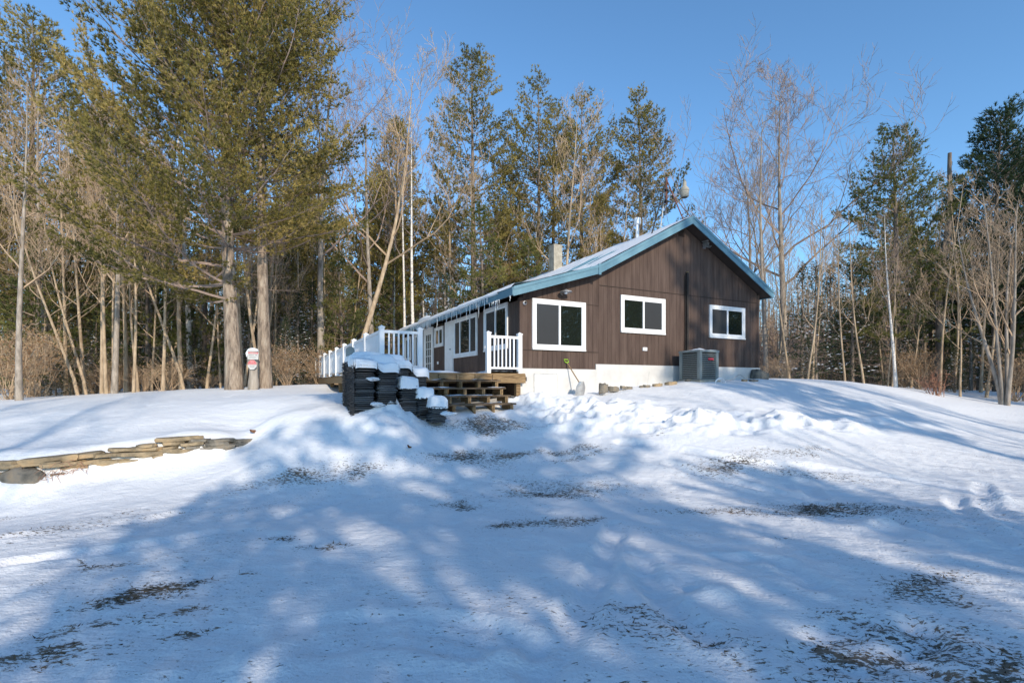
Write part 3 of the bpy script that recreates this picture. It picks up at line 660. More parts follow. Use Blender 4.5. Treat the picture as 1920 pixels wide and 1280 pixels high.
# shovel leaning on foundation
x0,y0=hp(1.62,-.52); zg=gz(x0,y0)
sh=thing('snow_shovel','scoop shovel with lime green grip leaning on the foundation','shovel',(x0,y0,zg-.05),UV)
tipz=.64-zg+.05
tx,ty=(-.16,.46)
g=G(); g.tube([(0,0,.30),(tx,ty,tipz-.06)],.016,8); g.build('shaft',MAT['lumber'],sh,smooth=True)
g=G(); d=np.array([tx,ty,tipz]);d/=np.linalg.norm(d); p=np.array([tx,ty,tipz-.06]); s_=np.array([1,0,0])
g.tube([p-d*.04,p+d*.02,p+d*.04-s_*.055,p+d*.12-s_*.06,p+d*.12+s_*.06,p+d*.04+s_*.055,p+d*.02],.014,6); g.build('grip',MAT['lime'],sh)
g=G(); nU,nV=9,10; vv=[]
for i in range(nU):
    for j in range(nV):
        uu=(i/(nU-1)-.5)*2; w=j/(nV-1); hw=.15*(1-.55*max(0,.3-w)/.3)
        c=np.array([uu*hw, -.02+.12*w-.07*(1-uu*uu)*1.0+.07, .44-.46*w+.0]); 
        if w>.85: c[2]+=.03*(uu*uu)
        vv.append(c+np.array([0,-.05,0]))
ii=np.arange(nU*nV).reshape(nU,nV); qq=np.stack([ii[:-1,:-1],ii[1:,:-1],ii[1:,1:],ii[:-1,1:]],-1).reshape(-1,4)
vv=np.array(vv); g.add(vv,qq); g.add(vv+np.array([0,.012,0]),qq[:,::-1]); g.build('scoop',MAT['metal'],sh,smooth=True)
g=G(); x,y=hp(3.95,-.5); z=gz(x,y); g.tube([(x,y,z-.1),(x+.07,y,z+.42)],.007,5); o=g.build('marker_stake',MAT['metal']); tag(o,'thin metal stake standing in snow before the foundation','stake')

# ------------------------------------------------------------------ stones
def stone_mesh(g,c,l,w,h,rot=0,seed=0,tilt=0):
    r=np.random.RandomState(seed); nn=11
    an=np.sort(np.linspace(0,2*PI,nn,endpoint=False)+r.uniform(-.25,.25,nn)); 
    sq=1/np.maximum(np.abs(np.cos(an)),np.abs(np.sin(an)))**.95
    rad=sq*r.uniform(.84,1.06,nn)
    ring=np.stack([np.cos(an)*rad*l/2,np.sin(an)*rad*w/2],-1)
    vs=[];
    for z,sc in ((-h/2,.96),(-h*.30,1.0),(h*.33,1.01),(h/2,.96)):
        vs.append(np.hstack([ring*sc+r.uniform(-.008,.008,ring.shape),np.full((nn,1),z)+r.uniform(-.13,.13,(nn,1))*h]))
    V_=np.vstack(vs+[np.array([[0,0,-h/2]]),np.array([[0,0,h/2]])])
    R=Matrix.Rotation(rot,3,'Z')@Matrix.Rotation(tilt,3,'Y'); V_=V_@np.array(R).T+np.array(c)
    f=[]
    for k in range(3):
        for j in range(nn): m2=(j+1)%nn; f.append([k*nn+j,k*nn+m2,(k+1)*nn+m2,(k+1)*nn+j])
    for j in range(nn): m2=(j+1)%nn; f.append([m2,j,4*nn,4*nn]); f.append([3*nn+j,3*nn+m2,4*nn+1,4*nn+1])
    g.add(V_,f)
x0,y0=WP[2][0],WP[2][1]
sw=thing('stone_wall','low dry-stone retaining wall of flat tan rocks holding back snow','stone wall',(0,0,0))
gA=G(); gB=G(); sr=np.random.RandomState(21)
seglen=[0]
for i in range(len(WP)-1): seglen.append(seglen[-1]+math.hypot(WP[i+1][0]-WP[i][0],WP[i+1][1]-WP[i][1]))
def walls(s):
    w=[float(np.interp(s,seglen,[p[k] for p in WP])) for k in range(4)]
    e=.15; x1=np.interp(s+e,seglen,[p[0] for p in WP]); y1=np.interp(s+e,seglen,[p[1] for p in WP]); x2=np.interp(s-e,seglen,[p[0] for p in WP]); y2=np.interp(s-e,seglen,[p[1] for p in WP])
    return w,math.atan2(y1-y2,x1-x2)
for crs in range(8):
    s=sr.rand()*.2; 
    while s<seglen[-1]+.05:
        L=sr.uniform(.20,.72); (x,y,z,h),an=walls(min(s+L/2,seglen[-1])); hh=.050
        zc=z+.005+crs*.053
        bould=(seglen[2]-.1<s+L/2<seglen[2]+.62) and crs<4
        if zc<z+h*.86 and not bould:
            nrm=(-math.sin(an),math.cos(an)); off=.08+.012*crs+sr.uniform(-.03,.03)
            (gA if s<seglen[6] else gB); gg=gA if s<seglen[6]-.1 else gB
            stone_mesh(gg,(x+nrm[0]*off,y+nrm[1]*off,zc+.036+sr.uniform(-.006,.006)),L*1.02,.30,hh*sr.uniform(.96,1.3),an+sr.uniform(-.06,.06),sr.randint(1e6),sr.uniform(-.07,.07))
        s+=L*.97
gA.mi=0
gw=G(); 
for src,mi in ((gA,0),(gB,1)):
    for V_,F_,A_ in zip(src.V,src.F,src.A): 
        gw.mi=mi; base=F_-F_.min(); gw.add(V_,base,A_)
gw.build('stone_courses',[MAT['stone'],MAT['stone_grey']],sw)
g=G(); (x,y,z,h),an=walls(seglen[2]+.22)
for lat in range(0,1): pass
nn=14; vs=[];f=[]
for i in range(8):
    th_=PI*i/7
    for j in range(nn):
        ph=2*PI*j/nn; r_=1+.10*math.sin(3*ph+i)+.06*math.cos(5*ph-i*2)
        vs.append((x+.34*r_*math.sin(th_)*math.cos(ph+an),y+.05+.18*r_*math.sin(th_)*math.sin(ph+an),z+.06+.17*math.cos(th_)*r_))
for i in range(7):
    for j in range(nn): k=(j+1)%nn; f.append([i*nn+j,(i+1)*nn+j,(i+1)*nn+k,i*nn+k])
g.add(vs,f); o=g.build('boulder',MAT['stone_grey'],sw,smooth=True); o['label']='large rounded boulder built into the wall'
# dry weeds in the wall
g=G(); P0=[];P1=[]
for k in range(60):
    (x,y,z,h),an=walls(seglen[2]+.55+sr.rand()*.55); p=np.array([x+.02,y-.10,z+sr.uniform(.02,.26)]); q_=p+np.array([sr.uniform(-.12,.12),sr.uniform(-.10,-.0),sr.uniform(-.12,.06)]); P0.append(p);P1.append(q_)
g.segs(P0,P1,[.004]*60,[.002]*60); o=g.build('dry_weeds',MAT['twig_red']); tag(o,'tangle of dry weeds growing from the stone wall','weeds')
# edging stones before the foundation
ES=[(1150,729,.30,.22,.13),(1168,726,.2,.15,.08),(1180,731,.22,.15,.1),(1212,730,.2,.14,.09),(1232,725,.34,.2,.11),(1258,731,.36,.2,.12),(1292,730,.28,.14,.07),(1320,724,.26,.15,.08),(1396,725,.2,.12,.07),(1413,722,.42,.18,.08),(1203,727,.12,.1,.07)]
lab=['dark rock second from left in the snowy edging row','small thin rock in the edging row below the middle window','jagged dark rock near the left end of the edging row','small dark rock beneath the white outlet box','flat tan rock near the middle of the edging row','wide orange-brown rock left of the condenser','flat grey rock barely showing in snow left of the hose','oval tan rock in snow in front of the condenser','small tan rock left of the long flat rock','long flat dark rock at the right end of the edging','tiny dark rock between edging rocks below the outlet box']
for k,((px,py,l,w,h),lb) in enumerate(zip(ES,lab)):
    D=13.6+(px-1150)/270*2.3; x=(px-CX)/F*D; z=-(py-CY)/F*D
    zg=gz(x,D); g=G(); stone_mesh(g,(0,0,0),l,w,h,UV+.2*math.sin(k*3),50+k,.1*math.sin(k)); o=g.build('edging_stone',MAT['stone'] if k in (4,5,7,8) else MAT['stone_grey']); o.location=(x,D,max(z,zg+.01)); tag(o,lb,'stone','edging stones along the foundation')
g=G(); x,D=at(1131,13.3); stone_mesh(g,(0,0,0),.28,.22,.26,UV,77); o=g.build('block_stone',MAT['stone_grey']); o.location=(x,D,-.09-.03); tag(o,'squared grey stone block at the left end of the edging','stone')
g=G(); x,D=at(1424,17.0); stone_mesh(g,(0,0,0),.55,.4,.4,.3,78,.2); o=g.build('field_boulder',MAT['stone_grey'],smooth=True); o.location=(x,D,.22); tag(o,'rounded mossy boulder at the right corner of the house','stone')

# ------------------------------------------------------------------ black plastic stacks under snow
P0=np.array([-3.06,9.55])
def pp(a,b): q_=P0+a*u+b*v; return q_[0],q_[1]
def stack(a,b,la,lb,z0,z1,label,cap,seed,tilt=0,fray=False,capmin=0):
    r=np.random.RandomState(seed); x,y=pp(a+la/2,b+lb/2)
    t=thing('sheet_stack',label,'stack of plastic',(x,y,z0),UV,'stacks of folded black plastic by the steps')
    if tilt: t.rotation_euler=(0,tilt,UV)
    t.rotation_euler[2]+=r.uniform(-.09,.09)
    g=G(); z=0; H_=z1-z0; drift=0
    while z<H_:
        h=r.uniform(.028,.046); ax,ay=r.uniform(-.022,.022,2); sa=la/2*r.uniform(.94,1.03); sb=lb/2*r.uniform(.95,1.03)
        nn=20; an=np.arange(nn)*2*PI/nn; e=.35
        cx=np.sign(np.cos(an))*np.abs(np.cos(an))**e*sa+ax; cy=np.sign(np.sin(an))*np.abs(np.sin(an))**e*sb+ay
        sag=-.016*(np.abs(np.cos(an))**6)*(1 if r.rand()<.8 else 0)
        lay=[]
        for zz,sc in ((0,.93),(h*.28,1.0),(h*.62,1.0),(h*.90,.93)): lay.append(np.stack([cx*sc,cy*sc,z+zz+sag],-1))
        g.mi=int(r.rand()<.4); V_=np.vstack(lay+[[[ax,ay,z+h*.93]]]); f=[]
        for k in range(3):
            for j in range(nn): m2=(j+1)%nn; f.append([k*nn+j,k*nn+m2,(k+1)*nn+m2,(k+1)*nn+j])
        for j in range(nn): m2=(j+1)%nn; f.append([3*nn+j,3*nn+m2,4*nn,4*nn])
        g.add(V_,f); z+=h
        if r.rand()<.13: z+=.012
    g.build('folded_sheets',[MAT['black'],MAT['black_highlit']],t)
    if fray:   # ragged cut ends
        g=G(); n_=900
        for fc in (0,1):
            pz=r.rand(n_)*H_; py=r.uniform(-lb/2,lb/2,n_); 
            p=np.stack([np.full(n_,-la/2+.01),py,pz],-1)
            q_=p+np.stack([r.uniform(-.09,-.02,n_),r.normal(0,.03,n_),r.normal(-.015,.02,n_)],-1)
            g.segs(p,q_,np.full(n_,.008),np.full(n_,.004),3)
        g.build('frayed_edge',MAT['blackrough'],t)
    if cap and z1<.1:
        g=G(); nA=18; A1,B1=np.meshgrid(np.linspace(-1,1,nA),np.linspace(-1,1,nA),indexing='ij')
        rr_=np.maximum(np.abs(A1),np.abs(B1)); dome=(1-rr_**4.5)
        zt_=H_-.02+(cap*.9+.05)*dome**.33+.07*fbm(A1*la+seed,B1*lb,2.2,3)*dome
        ovh=1.13
        ii=np.arange(nA*nA).reshape(nA,nA); qq=np.stack([ii[:-1,:-1],ii[1:,:-1],ii[1:,1:],ii[:-1,1:]],-1).reshape(-1,4)
        fr=1-.17*(np.abs(A1)*np.abs(B1))**2.5+.05*fbm(A1*2+seed,B1*2,1.5,2)
        sag=-.06*(rr_>.97)*(r.rand(nA,nA)*.6+.5)
        g.add(np.stack([A1*la/2*ovh*fr,B1*lb/2*ovh*fr,zt_+sag],-1).reshape(-1,3),qq); g.build('snow_cap',MAT['snow'],t,smooth=True)
    return t
stack(-.02,0,.43,.55,-.82,.36,'tall front stack of black plastic with frayed ends at the left corner of the pile',.12,1,fray=True)
stack(.43,.02,.43,.55,-.80,.27,'tall front stack of black plastic second from the left end of the pile',.16,2)
stack(.90,.05,.40,.5,-.75,-.02,'short front stack of black plastic with thick square snow cap',.16,3)
stack(1.22,-.02,.38,.5,-.72,-.22,'short front stack of black plastic third step down toward the wooden steps',.13,4)
stack(1.42,-.35,.36,.42,-.78,-.42,'lowest black plastic bundle nearest the wooden steps',.14,5,tilt=.06)
stack(-.02,.60,.43,.5,-.75,.46,'tall rear stack of black plastic at the left end of the pile',.14,6,fray=True)
stack(.43,.60,.43,.5,-.75,.48,'tall rear stack of black plastic second from left behind the snow cap',.14,7)
stack(.88,.60,.38,.5,-.75,.38,'rear stack of black plastic with layers showing below its snow cap',.18,8)
stack(1.26,.62,.40,.5,-.75,.20,'rear stack of black plastic at the right end beside the railing post',.14,9)
stack(.15,1.15,.5,.45,-.75,.55,'rearmost stack of black plastic under the highest snow',.14,10)
stack(.75,1.15,.5,.45,-.75,.52,'rearmost stack of black plastic toward the deck railing',.14,12)
tall=[(-.02,0,.43,.55,.36),(.43,.02,.43,.55,.27),(-.02,.60,.43,.5,.46),(.43,.60,.43,.5,.48),(.88,.60,.38,.5,.38),(1.26,.62,.40,.5,.20),(.15,1.15,.5,.45,.55),(.75,1.15,.5,.45,.52)]
na=80; ga=np.linspace(-.12,1.8,na); gb_=np.linspace(-.12,1.72,na); AA,BB=np.meshgrid(ga,gb_,indexing='ij'); HH=np.full_like(AA,-1.)
for a,b,la,lb,z1 in tall:
    ins=(AA>a-.05)&(AA<a+la+.05)&(BB>b-.06)&(BB<b+lb+.07); HH=np.where(ins,np.maximum(HH,z1+.15),HH)
mk=(HH>-.5).astype(float); Hn=np.where(mk>0,HH,0.)
def blur(q_,k):
    for _ in range(k): q_=(q_+np.roll(q_,1,0)+np.roll(q_,-1,0)+np.roll(q_,1,1)+np.roll(q_,-1,1))/5
    return q_
m2=blur(mk.copy(),9); Hs=blur(Hn.copy(),9)/np.maximum(m2,.05); ed=np.clip((m2-.5)/.5,0,1)
Hs=Hs-.15*(1-ed**.45)+.05*fbm(AA,BB,2.5,3)*ed; keep=m2>.49+.10*fbm(AA,BB,4,3)
Hs=np.where(keep&~(np.roll(keep,1,0)&np.roll(keep,-1,0)&np.roll(keep,1,1)&np.roll(keep,-1,1)),Hs-.06,Hs)
ii=np.arange(na*na).reshape(na,na); qq=np.stack([ii[:-1,:-1],ii[1:,:-1],ii[1:,1:],ii[:-1,1:]],-1); kf=keep[:-1,:-1]&keep[1:,:-1]&keep[1:,1:]&keep[:-1,1:]; qq=qq[kf]
us,inv=np.unique(qq,return_inverse=True); g=G(); Pv=np.stack([AA,BB,Hs],-1).reshape(-1,3)[us]; qi=inv.reshape(-1,4); g.add(Pv,qi); g.add(Pv-[0,0,.05],qi[:,::-1])
o=g.build('snow_blanket',MAT['snow'],smooth=True); o.location=(P0[0],P0[1],0); o.rotation_euler=(0,0,UV); tag(o,'thick rounded blanket of snow over the tall black plastic stacks','snow cover')
# snow ledges caught between layers
for a,b,la,z,sd in ((.20,-.0,.30,.10,1),(.25,-.02,.36,-.40,2),(.42,-.10,.34,-.62,3),(1.58,-.40,.34,-.60,4)):
    g=G(); nA,nB=20,10; th_=np.linspace(0,PI,nB); ph_=np.linspace(0,2*PI,nA,endpoint=False); TT_,PP_=np.meshgrid(th_,ph_,indexing='ij')
    rr_=.85+.8*fbm(np.cos(PP_)*1.3+sd*7,np.sin(PP_)*1.3+TT_,1.4,3)
    Vv=np.stack([np.sin(TT_)*np.cos(PP_)*la/2*rr_,np.sin(TT_)*np.sin(PP_)*.09*rr_,np.cos(TT_)*.04*rr_+.02*fbm(np.cos(PP_)*2+sd,np.sin(PP_)*2,1.7,3)],-1).reshape(-1,3)
    g.add(Vv,[[q1*nA+q2,(q1+1)*nA+q2,(q1+1)*nA+(q2+1)%nA,q1*nA+(q2+1)%nA] for q1 in range(nB-1) for q2 in range(nA)])
    x,y=pp(a+la/2,b)
    o=g.build('snow_clump',MAT['snow'],smooth=True); o.location=(x,y,z); o.rotation_euler=(0,0,UV)
    tag(o,['snow clump on upper layers of the left front plastic stack','snow clump low on the left front plastic stack','snow clump at the foot of the front plastic stacks','snow strip across the lowest plastic bundle'][sd-1],'snow clump')
# grey board standing behind pile
g=G(); t=np.linspace(0,PI,12); P=[(-.09,0,-.9)]+[(-.09*math.cos(q_),0,.09*math.sin(q_)) for q_ in t]+[(.09,0,-.9)]
P=np.array(P); n_=len(P); g.add(np.vstack([P,P+[0,.04,0],[[0,0,-.1],[0,.04,-.1]]]),[[i,i+1,2*n_,2*n_] for i in range(n_-1)]+[[n_+i+1,n_+i,2*n_+1,2*n_+1] for i in range(n_-1)]+[[i,n_+i,n_+i+1,i+1] for i in range(n_-1)]+[[n_-1,0,2*n_,2*n_]])
o=g.build('grey_board',MAT['acgrey']); x,y=at(657,10.75); o.location=(x,y,.74); o.rotation_euler=(0,0,UV); tag(o,'rounded grey board standing behind the snowy plastic pile','board')

# ------------------------------------------------------------------ sign post
x,D=at(474.5,17.0); z0=gz(x,D)
sp=thing('sign_post','weathered wooden stub post with two warning signs between the big pines','sign post',(x,D,z0-.1))
g=G(); zz=np.linspace(0,1.42,9); g.tube(np.stack([.02*np.sin(zz*3),0*zz,zz],-1),.16+.02*np.sin(zz*7),12); g.build('post',MAT['woodpost'],sp,smooth=True)
g=G(); g.tube([(0,0,1.40),(0,0,1.43),(0,0,1.49),(0,0,1.52)],[.17,.19,.14,.04],14); g.tube([(-.16,-.05,1.2),(-.15,-.04,1.3),(-.1,0,1.42)],[.04,.09,.1],10); g.build('snow_cap',MAT['snow'],sp,smooth=True)
def text(body,par,loc,size,mat,name='lettering'):
    cu=bpy.data.curves.new('t','FONT'); cu.body=body; cu.size=size; cu.align_x='CENTER'; cu.align_y='CENTER'; cu.extrude=.0008
    to=bpy.data.objects.new('t',cu); COL.objects.link(to); dg=bpy.context.evaluated_depsgraph_get(); me=bpy.data.meshes.new_from_object(to.evaluated_get(dg))
    bpy.data.objects.remove(to); me.materials.clear(); me.materials.append(mat)
    o=link(name,me,par); o.location=loc; o.rotation_euler=(PI/2,0,0); return o
g=G(); g.box(-.185,.185,-.006,.0,-.13,.13); s1=g.build('sign_plate',MAT['signwhite'],sp); s1.location=(.10,-.185,1.24); s1.rotation_euler=(0,.05,0)
g=G(); g.box(-.17,.17,-.009,-.006,.065,.118); g.build('header_band',MAT['signred'],s1)
text('WARNING',s1,(0,-.0105,.09),.052,MAT['signwhite']); text('PRIVATE',s1,(-.06,-.008,.01),.045,MAT['signblack']); text('VR',s1,(.11,-.008,.015),.055,MAT['signblack']); text('DRIVEWAY',s1,(-.01,-.008,-.06),.045,MAT['signblack'])
g=G(); an=np.arange(8)*PI/4+PI/8; R_=.165
vv=[(math.cos(q_)*R_,0,math.sin(q_)*R_*1.08) for q_ in an]+[(math.cos(q_)*R_,-.006,math.sin(q_)*R_*1.08) for q_ in an]+[(0,-.006,0),(0,0,0)]
g.add(vv,[[8+i,8+(i+1)%8,16,16] for i in range(8)]+[[(i+1)%8,i,17,17] for i in range(8)]+[[i,(i+1)%8,8+(i+1)%8,8+i] for i in range(8)]); s2=g.build('octagon_plate',MAT['signwhite'],sp); s2.location=(.07,-.185,.93)
g=G(); r8=R_*.97
g.add([(-r8*.92,-.009,.0),(r8*.92,-.009,.0),(r8*.92,-.009,.07),(r8*.38,-.009,.158),(-r8*.38,-.009,.158),(-r8*.92,-.009,.07)],[[0,1,2,5],[5,2,3,4]]); g.build('red_field',MAT['signred'],s2)
text('NO',s2,(0,-.0105,.10),.07,MAT['signwhite']); text('TRESPASSING',s2,(0,-.0105,.03),.044,MAT['signwhite']); text('VIOLATORS',s2,(0,-.008,-.035),.032,MAT['signblack']); text('PROSECUTED',s2,(0,-.008,-.08),.028,MAT['signblack'])

# ------------------------------------------------------------------ vegetation generators
def norm(a): a=np.asarray(a,float); return a/(np.linalg.norm(a)+1e-9)
def trunk_path(H,bend,r,n=14,lean=(0,0)):
    t=np.linspace(0,1,n); ph=r.rand()*6
    x=lean[0]*t+bend*np.sin(t*4+ph)-bend*math.sin(ph); y=lean[1]*t+bend*np.sin(t*3.3+ph*2)-bend*math.sin(ph*2)
    return np.stack([x,y,t*H],-1)
def make_trunk(g,P,r0,r1,sides=12,flare=.25):
    t=np.linspace(0,1,len(P)); R=r0*(1-t)**1.0*(1)+r1; R=R*(1+flare*np.exp(-t*len(P)*1.3))
    P=P.copy(); P[0,2]-=.4; g.tube(P,R,sides)
def interp_path(P,t):
    n_=len(P)-1; k=min(int(t*n_),n_-1); f=t*n_-k; return P[k]*(1-f)+P[k+1]*f
def pine(name,seed,H,R,zc,r0=.22,mat='needle',whorl=.42,per=5,density=1.,bias=None,dead=.0,lean=(0,0),bend=.1,prof=None,blade=(.16,.034),barkm='bark',elev=(-.05,.75),green=0,twl=.33,tuft=.13,nb=6,tgap=.24,bushy=1.,gap=.12):
    r=np.random.RandomState(seed)
    P=trunk_path(H,bend,r,lean=lean); gt=G(); make_trunk(gt,P,r0,.02)
    gl=G(); S0=[];S1=[];Q0=[];Q1=[]; TC=[];TD=[];TT=[]
    prof=prof or (lambda t:(1-t)**.75*min(1,.45+t*3.0))
    z=zc*(1-dead); 
    while z<H-.15:
        tt=z/H; c=interp_path(P,tt); tcr=(z-zc)/(H-zc)
        isdead=z<zc; tcr=max(tcr,0)
        k_=per if not isdead else 3
        a0=r.rand()*6.28
        for k in range(k_):
            if r.rand()<gap: continue
            az_=a0+k*2*PI/k_+r.uniform(-.4,.4)
            L=R*prof(tcr)*r.uniform(.68,1.12)
            if bias is not None: L*=bias(az_,tcr)
            if isdead: L*=r.uniform(.25,.65)
            if L<.25: L=.25
            el=elev[0]+(elev[1]-elev[0])*tcr+r.uniform(-.12,.12)
            d=np.array([math.cos(az_)*math.cos(el),math.sin(az_)*math.cos(el),math.sin(el)])
            n_=max(4,int(L/.35)); pts_=[c]; dd=d.copy()
            for i in range(n_):
                dd=norm(dd+np.array([0,0,.05+.05*tcr])+r.normal(0,.07,3)); pts_.append(pts_[-1]+dd*L/n_)
            pts_=np.array(pts_); rb=(.009+.0075*L)*(1-.35*tcr)
            rr_=rb*(1-np.linspace(0,1,n_+1)*.88); S0+=list(pts_[:-1]);S1+=list(pts_[1:]);Q0+=list(rr_[:-1]);Q1+=list(rr_[1:])
            ln=0; side=1; cum=L/n_
            s=.22*L if not isdead else .4*L
            col=r.uniform(0,1)
            sg=tgap
            while s<L:
                t_=s/L; pb=interp_path(pts_,t_); k2=min(int(t_*n_),n_-1); bd=norm(pts_[k2+1]-pts_[k2])
                sd=norm(np.cross(bd,[0,0,1]))*side; side=-side
                tl=(twl*L*(1-t_)+.34)*r.uniform(.6,1.2)*(.4 if t_<.30 else 1)
                td=norm(sd*1.0+bd*.75+np.array([0,0,.06])+r.normal(0,.15,3)*[1,1,.7]); m_=3; tp=[pb]
                for i in range(m_): td=norm(td+bd*.12+r.normal(0,.1,3)+np.array([0,0,.05])); tp.append(tp[-1]+td*tl/m_)
                tp=np.array(tp); S0+=list(tp[:-1]);S1+=list(tp[1:]);Q0+=[.007,.006,.004];Q1+=[.006,.004,.003]
                if not isdead:
                    nt_=max(1,int(tl*density/tuft))
                    for i in range(nt_):
                        f_=1-(i+r.rand()*.7)/nt_*.85; TC.append(interp_path(tp,min(f_,.999))+r.normal(0,.06*bushy,3)); TD.append(td); TT.append(col)
                s+=sg*r.uniform(.7,1.3)
            if not isdead:
                for i in range(6): TC.append(pts_[-1]+r.normal(0,.09,3)-dd*.06*i); TD.append(dd); TT.append(col)
        z+=whorl*r.uniform(.75,1.25)*(1-.35*tcr)
    for i in range(5): TC.append(P[-1]+np.array([0,0,-.07*i])); TD.append(np.array([0,0,1.])); TT.append(.5)
    gl.segs(S0,S1,Q0,Q1,3)
    TC=np.repeat(np.array(TC),nb,0);TD=np.repeat(np.array(TD),nb,0);TT=np.repeat(np.array(TT),nb)
    D=TD*.75+r.normal(0,.42,TD.shape)+np.array([0,0,.16]); D/=np.linalg.norm(D,axis=1)[:,None]
    n_=len(TC); gf=G(); gf.blades(TC,D,r.uniform(.7,1.25,n_)*blade[0],r.uniform(.7,1.3,n_)*blade[1],np.clip(TT*.65+r.rand(n_)*.45-.05-green,0,1))
    mt=gt.mesh('trunk',MAT[barkm],True); ml=gl.mesh('limbs',MAT['twig' if barkm!='bark_dark' else 'twig_dark']); mf=gf.mesh('needles',MAT[mat],False,True)
    print(name,'blades',n_,'segs',len(S0))
    return (name,[('trunk',mt),('limbs',ml),('needles',mf)])
def bare(name,seed,H,r0,spread=.5,fork=.45,levels=4,nb=(9,6,5,4),bark='bark_grey',twigm='twig',lean=(0,0),bend=.15,upw=.28,lenf=.42,tw=.0065,multi=1,leaves=0,leafmat='leaf',ends=None):
    r=np.random.RandomState(seed); gt=G(); gl=G(); S0=[];S1=[];Q0=[];Q1=[]; LC=[]
    def grow(p,d,L,rad,lev):
        n_=max(3,min(8,int(L/.35)+2)); ps=[p]; dd=d
        for i in range(n_):
            dd=norm(dd+r.normal(0,.13,3)+np.array([0,0,upw*.35])); ps.append(ps[-1]+dd*L/n_)
        ps=np.array(ps); rr_=np.maximum(rad*(1-np.linspace(0,1,n_+1)*.75),tw*.6)
        S0.extend(ps[:-1]);S1.extend(ps[1:]);Q0.extend(rr_[:-1]);Q1.extend(rr_[1:])
        if lev<levels:
            m_=nb[lev]
            for k in range(m_):
                t=.25+.75*(k+r.rand())/m_; t=min(t,.98); q_=interp_path(ps,t); kk=min(int(t*n_),n_-1); bd=norm(ps[kk+1]-ps[kk])
                rnd=r.normal(size=3); pr_=norm(np.cross(bd,rnd)); nd=norm(bd*.75+pr_*.75+np.array([0,0,upw*.4]))
                grow(q_,nd,L*r.uniform(.38,.62)*(1.1-.4*t),max(rad*(1-.75*t)*.6,tw),lev+1)
        elif leaves and r.rand()<leaves: LC.append(ps[-1]); LC.append(ps[-2])
    for mm in range(multi):
        an=mm*2*PI/max(multi,1)+r.rand(); ln=(lean[0]+(math.cos(an)*H*.13 if multi>1 else 0),lean[1]+(math.sin(an)*H*.13 if multi>1 else 0))
        HH=H*(r.uniform(.75,1.) if multi>1 else 1)
        P=trunk_path(HH,bend,r,lean=ln); 
        if multi>1: P+=np.array([math.cos(an),math.sin(an),0])*r0*.8
        make_trunk(gt,P,r0*(1 if mm==0 else r.uniform(.5,.9)),.012,10 if multi==1 else 8)
        m_=nb[0]
        for k in range(m_):
            t=fork+(1-fork)*(k+r.rand()*.8)/m_; t=min(t,.97); q_=interp_path(P,t); az_=k*2.4+r.rand()*1.2
            el=math.radians(r.uniform(28,60)); d=np.array([math.cos(az_)*math.cos(el),math.sin(az_)*math.cos(el),math.sin(el)])
            grow(q_,d,HH*lenf*spread*2*(1.15-t)*r.uniform(.7,1.2),max(r0*(1-t)*.62,.014),1)
    gl.segs(S0,S1,Q0,Q1,3)
    parts=[('trunk',gt.mesh('trunk',MAT[bark],True)),('branches',gl.mesh('branches',MAT[twigm]))]
    if LC:
        C=np.repeat(np.array(LC),3,0)+r.normal(0,.07,(len(LC)*3,3)); D=r.normal(size=C.shape)*[1,1,.6]; D/=np.linalg.norm(D,axis=1)[:,None]
        gf=G(); gf.blades(C,D,r.uniform(.07,.12,len(C)),r.uniform(.04,.06,len(C)),r.rand(len(C))); parts.append(('leaves',gf.mesh('leaves',MAT[leafmat],False,True)))
    print(name,'segs',len(S0)); return (name,parts)
def plant(proto,x,y,label,cat='tree',rz=None,sc=1,group=None,dz=0,name=None,tilt=(0,0),seed=[0]):
    seed[0]+=1
    z=gz(x,y)+dz
    o=thing(name or proto[0],label,cat,(x,y,z),0,group); o.rotation_euler=(tilt[0],tilt[1],rz if rz is not None else (seed[0]*2.399)%6.28); o.scale=(sc,)*3
    for nm,me in proto[1]:
        c_=link(nm,me,o)
        if nm=='snow_tufts': c_['kind']='stuff'
    return o
# ------------------------------------------------------------------ the trees one can tell apart
def biasA(az,t):   # long limbs on the open side
    if t<.13 and math.cos(az-math.radians(185))<.1: return .12
    return 1+.45*max(0,math.cos(az-math.radians(190)))*(1-.3*t)
def biasB(az,t): return (1+.1*math.cos(az)) if t>.1 or math.sin(az)>0 else .2
profbig=lambda t:(min(1,.85+.8*t))*(1-t**2.4*.80)
A_=pine('big_white_pine',1,17.5,5.0,3.0,r0=.235,whorl=.62,per=6,density=1.0,tuft=.072,twl=.42,bushy=1.1,bias=biasA,bend=.22,lean=(-.6,.6),prof=profbig,barkm='bark_big',elev=(-.10,.62),blade=(.125,.032),nb=9,dead=.12,tgap=.17,gap=.05)
x,y=at(440,17.0); plant(A_,x,y,'huge white pine with curving trunk left of the sign post',rz=0)
B_=pine('big_white_pine',2,18.5,4.6,5.2,r0=.205,whorl=.70,per=5,density=1.0,tuft=.075,twl=.42,bushy=1.1,bias=biasB,bend=.12,lean=(-.3,.4),prof=profbig,barkm='bark_big',elev=(-.1,.6),blade=(.125,.032),nb=9,dead=.3,tgap=.17,gap=.1)
x,y=at(497,18.0); plant(B_,x,y,'tall white pine with straight trunk just right of the sign post',rz=0)
C_=pine('white_pine',3,18.0,5.0,3.2,r0=.22,whorl=.7,per=5,density=1.0,tuft=.09,twl=.42,bushy=1.1,prof=profbig,elev=(0,.7),nb=6,blade=(.18,.04),gap=.08)
x,y=at(60,24); plant(C_,x,y,'pine at the left edge whose top stands against the sky',rz=.4)
x,y=at(-95,21); plant(C_,x,y,'pine mostly beyond the left edge of the view',rz=2.4,sc=.88)
x,y=at(215,27); plant(C_,x,y,'pine behind the long left limbs of the huge pine',rz=4.1,sc=.86)
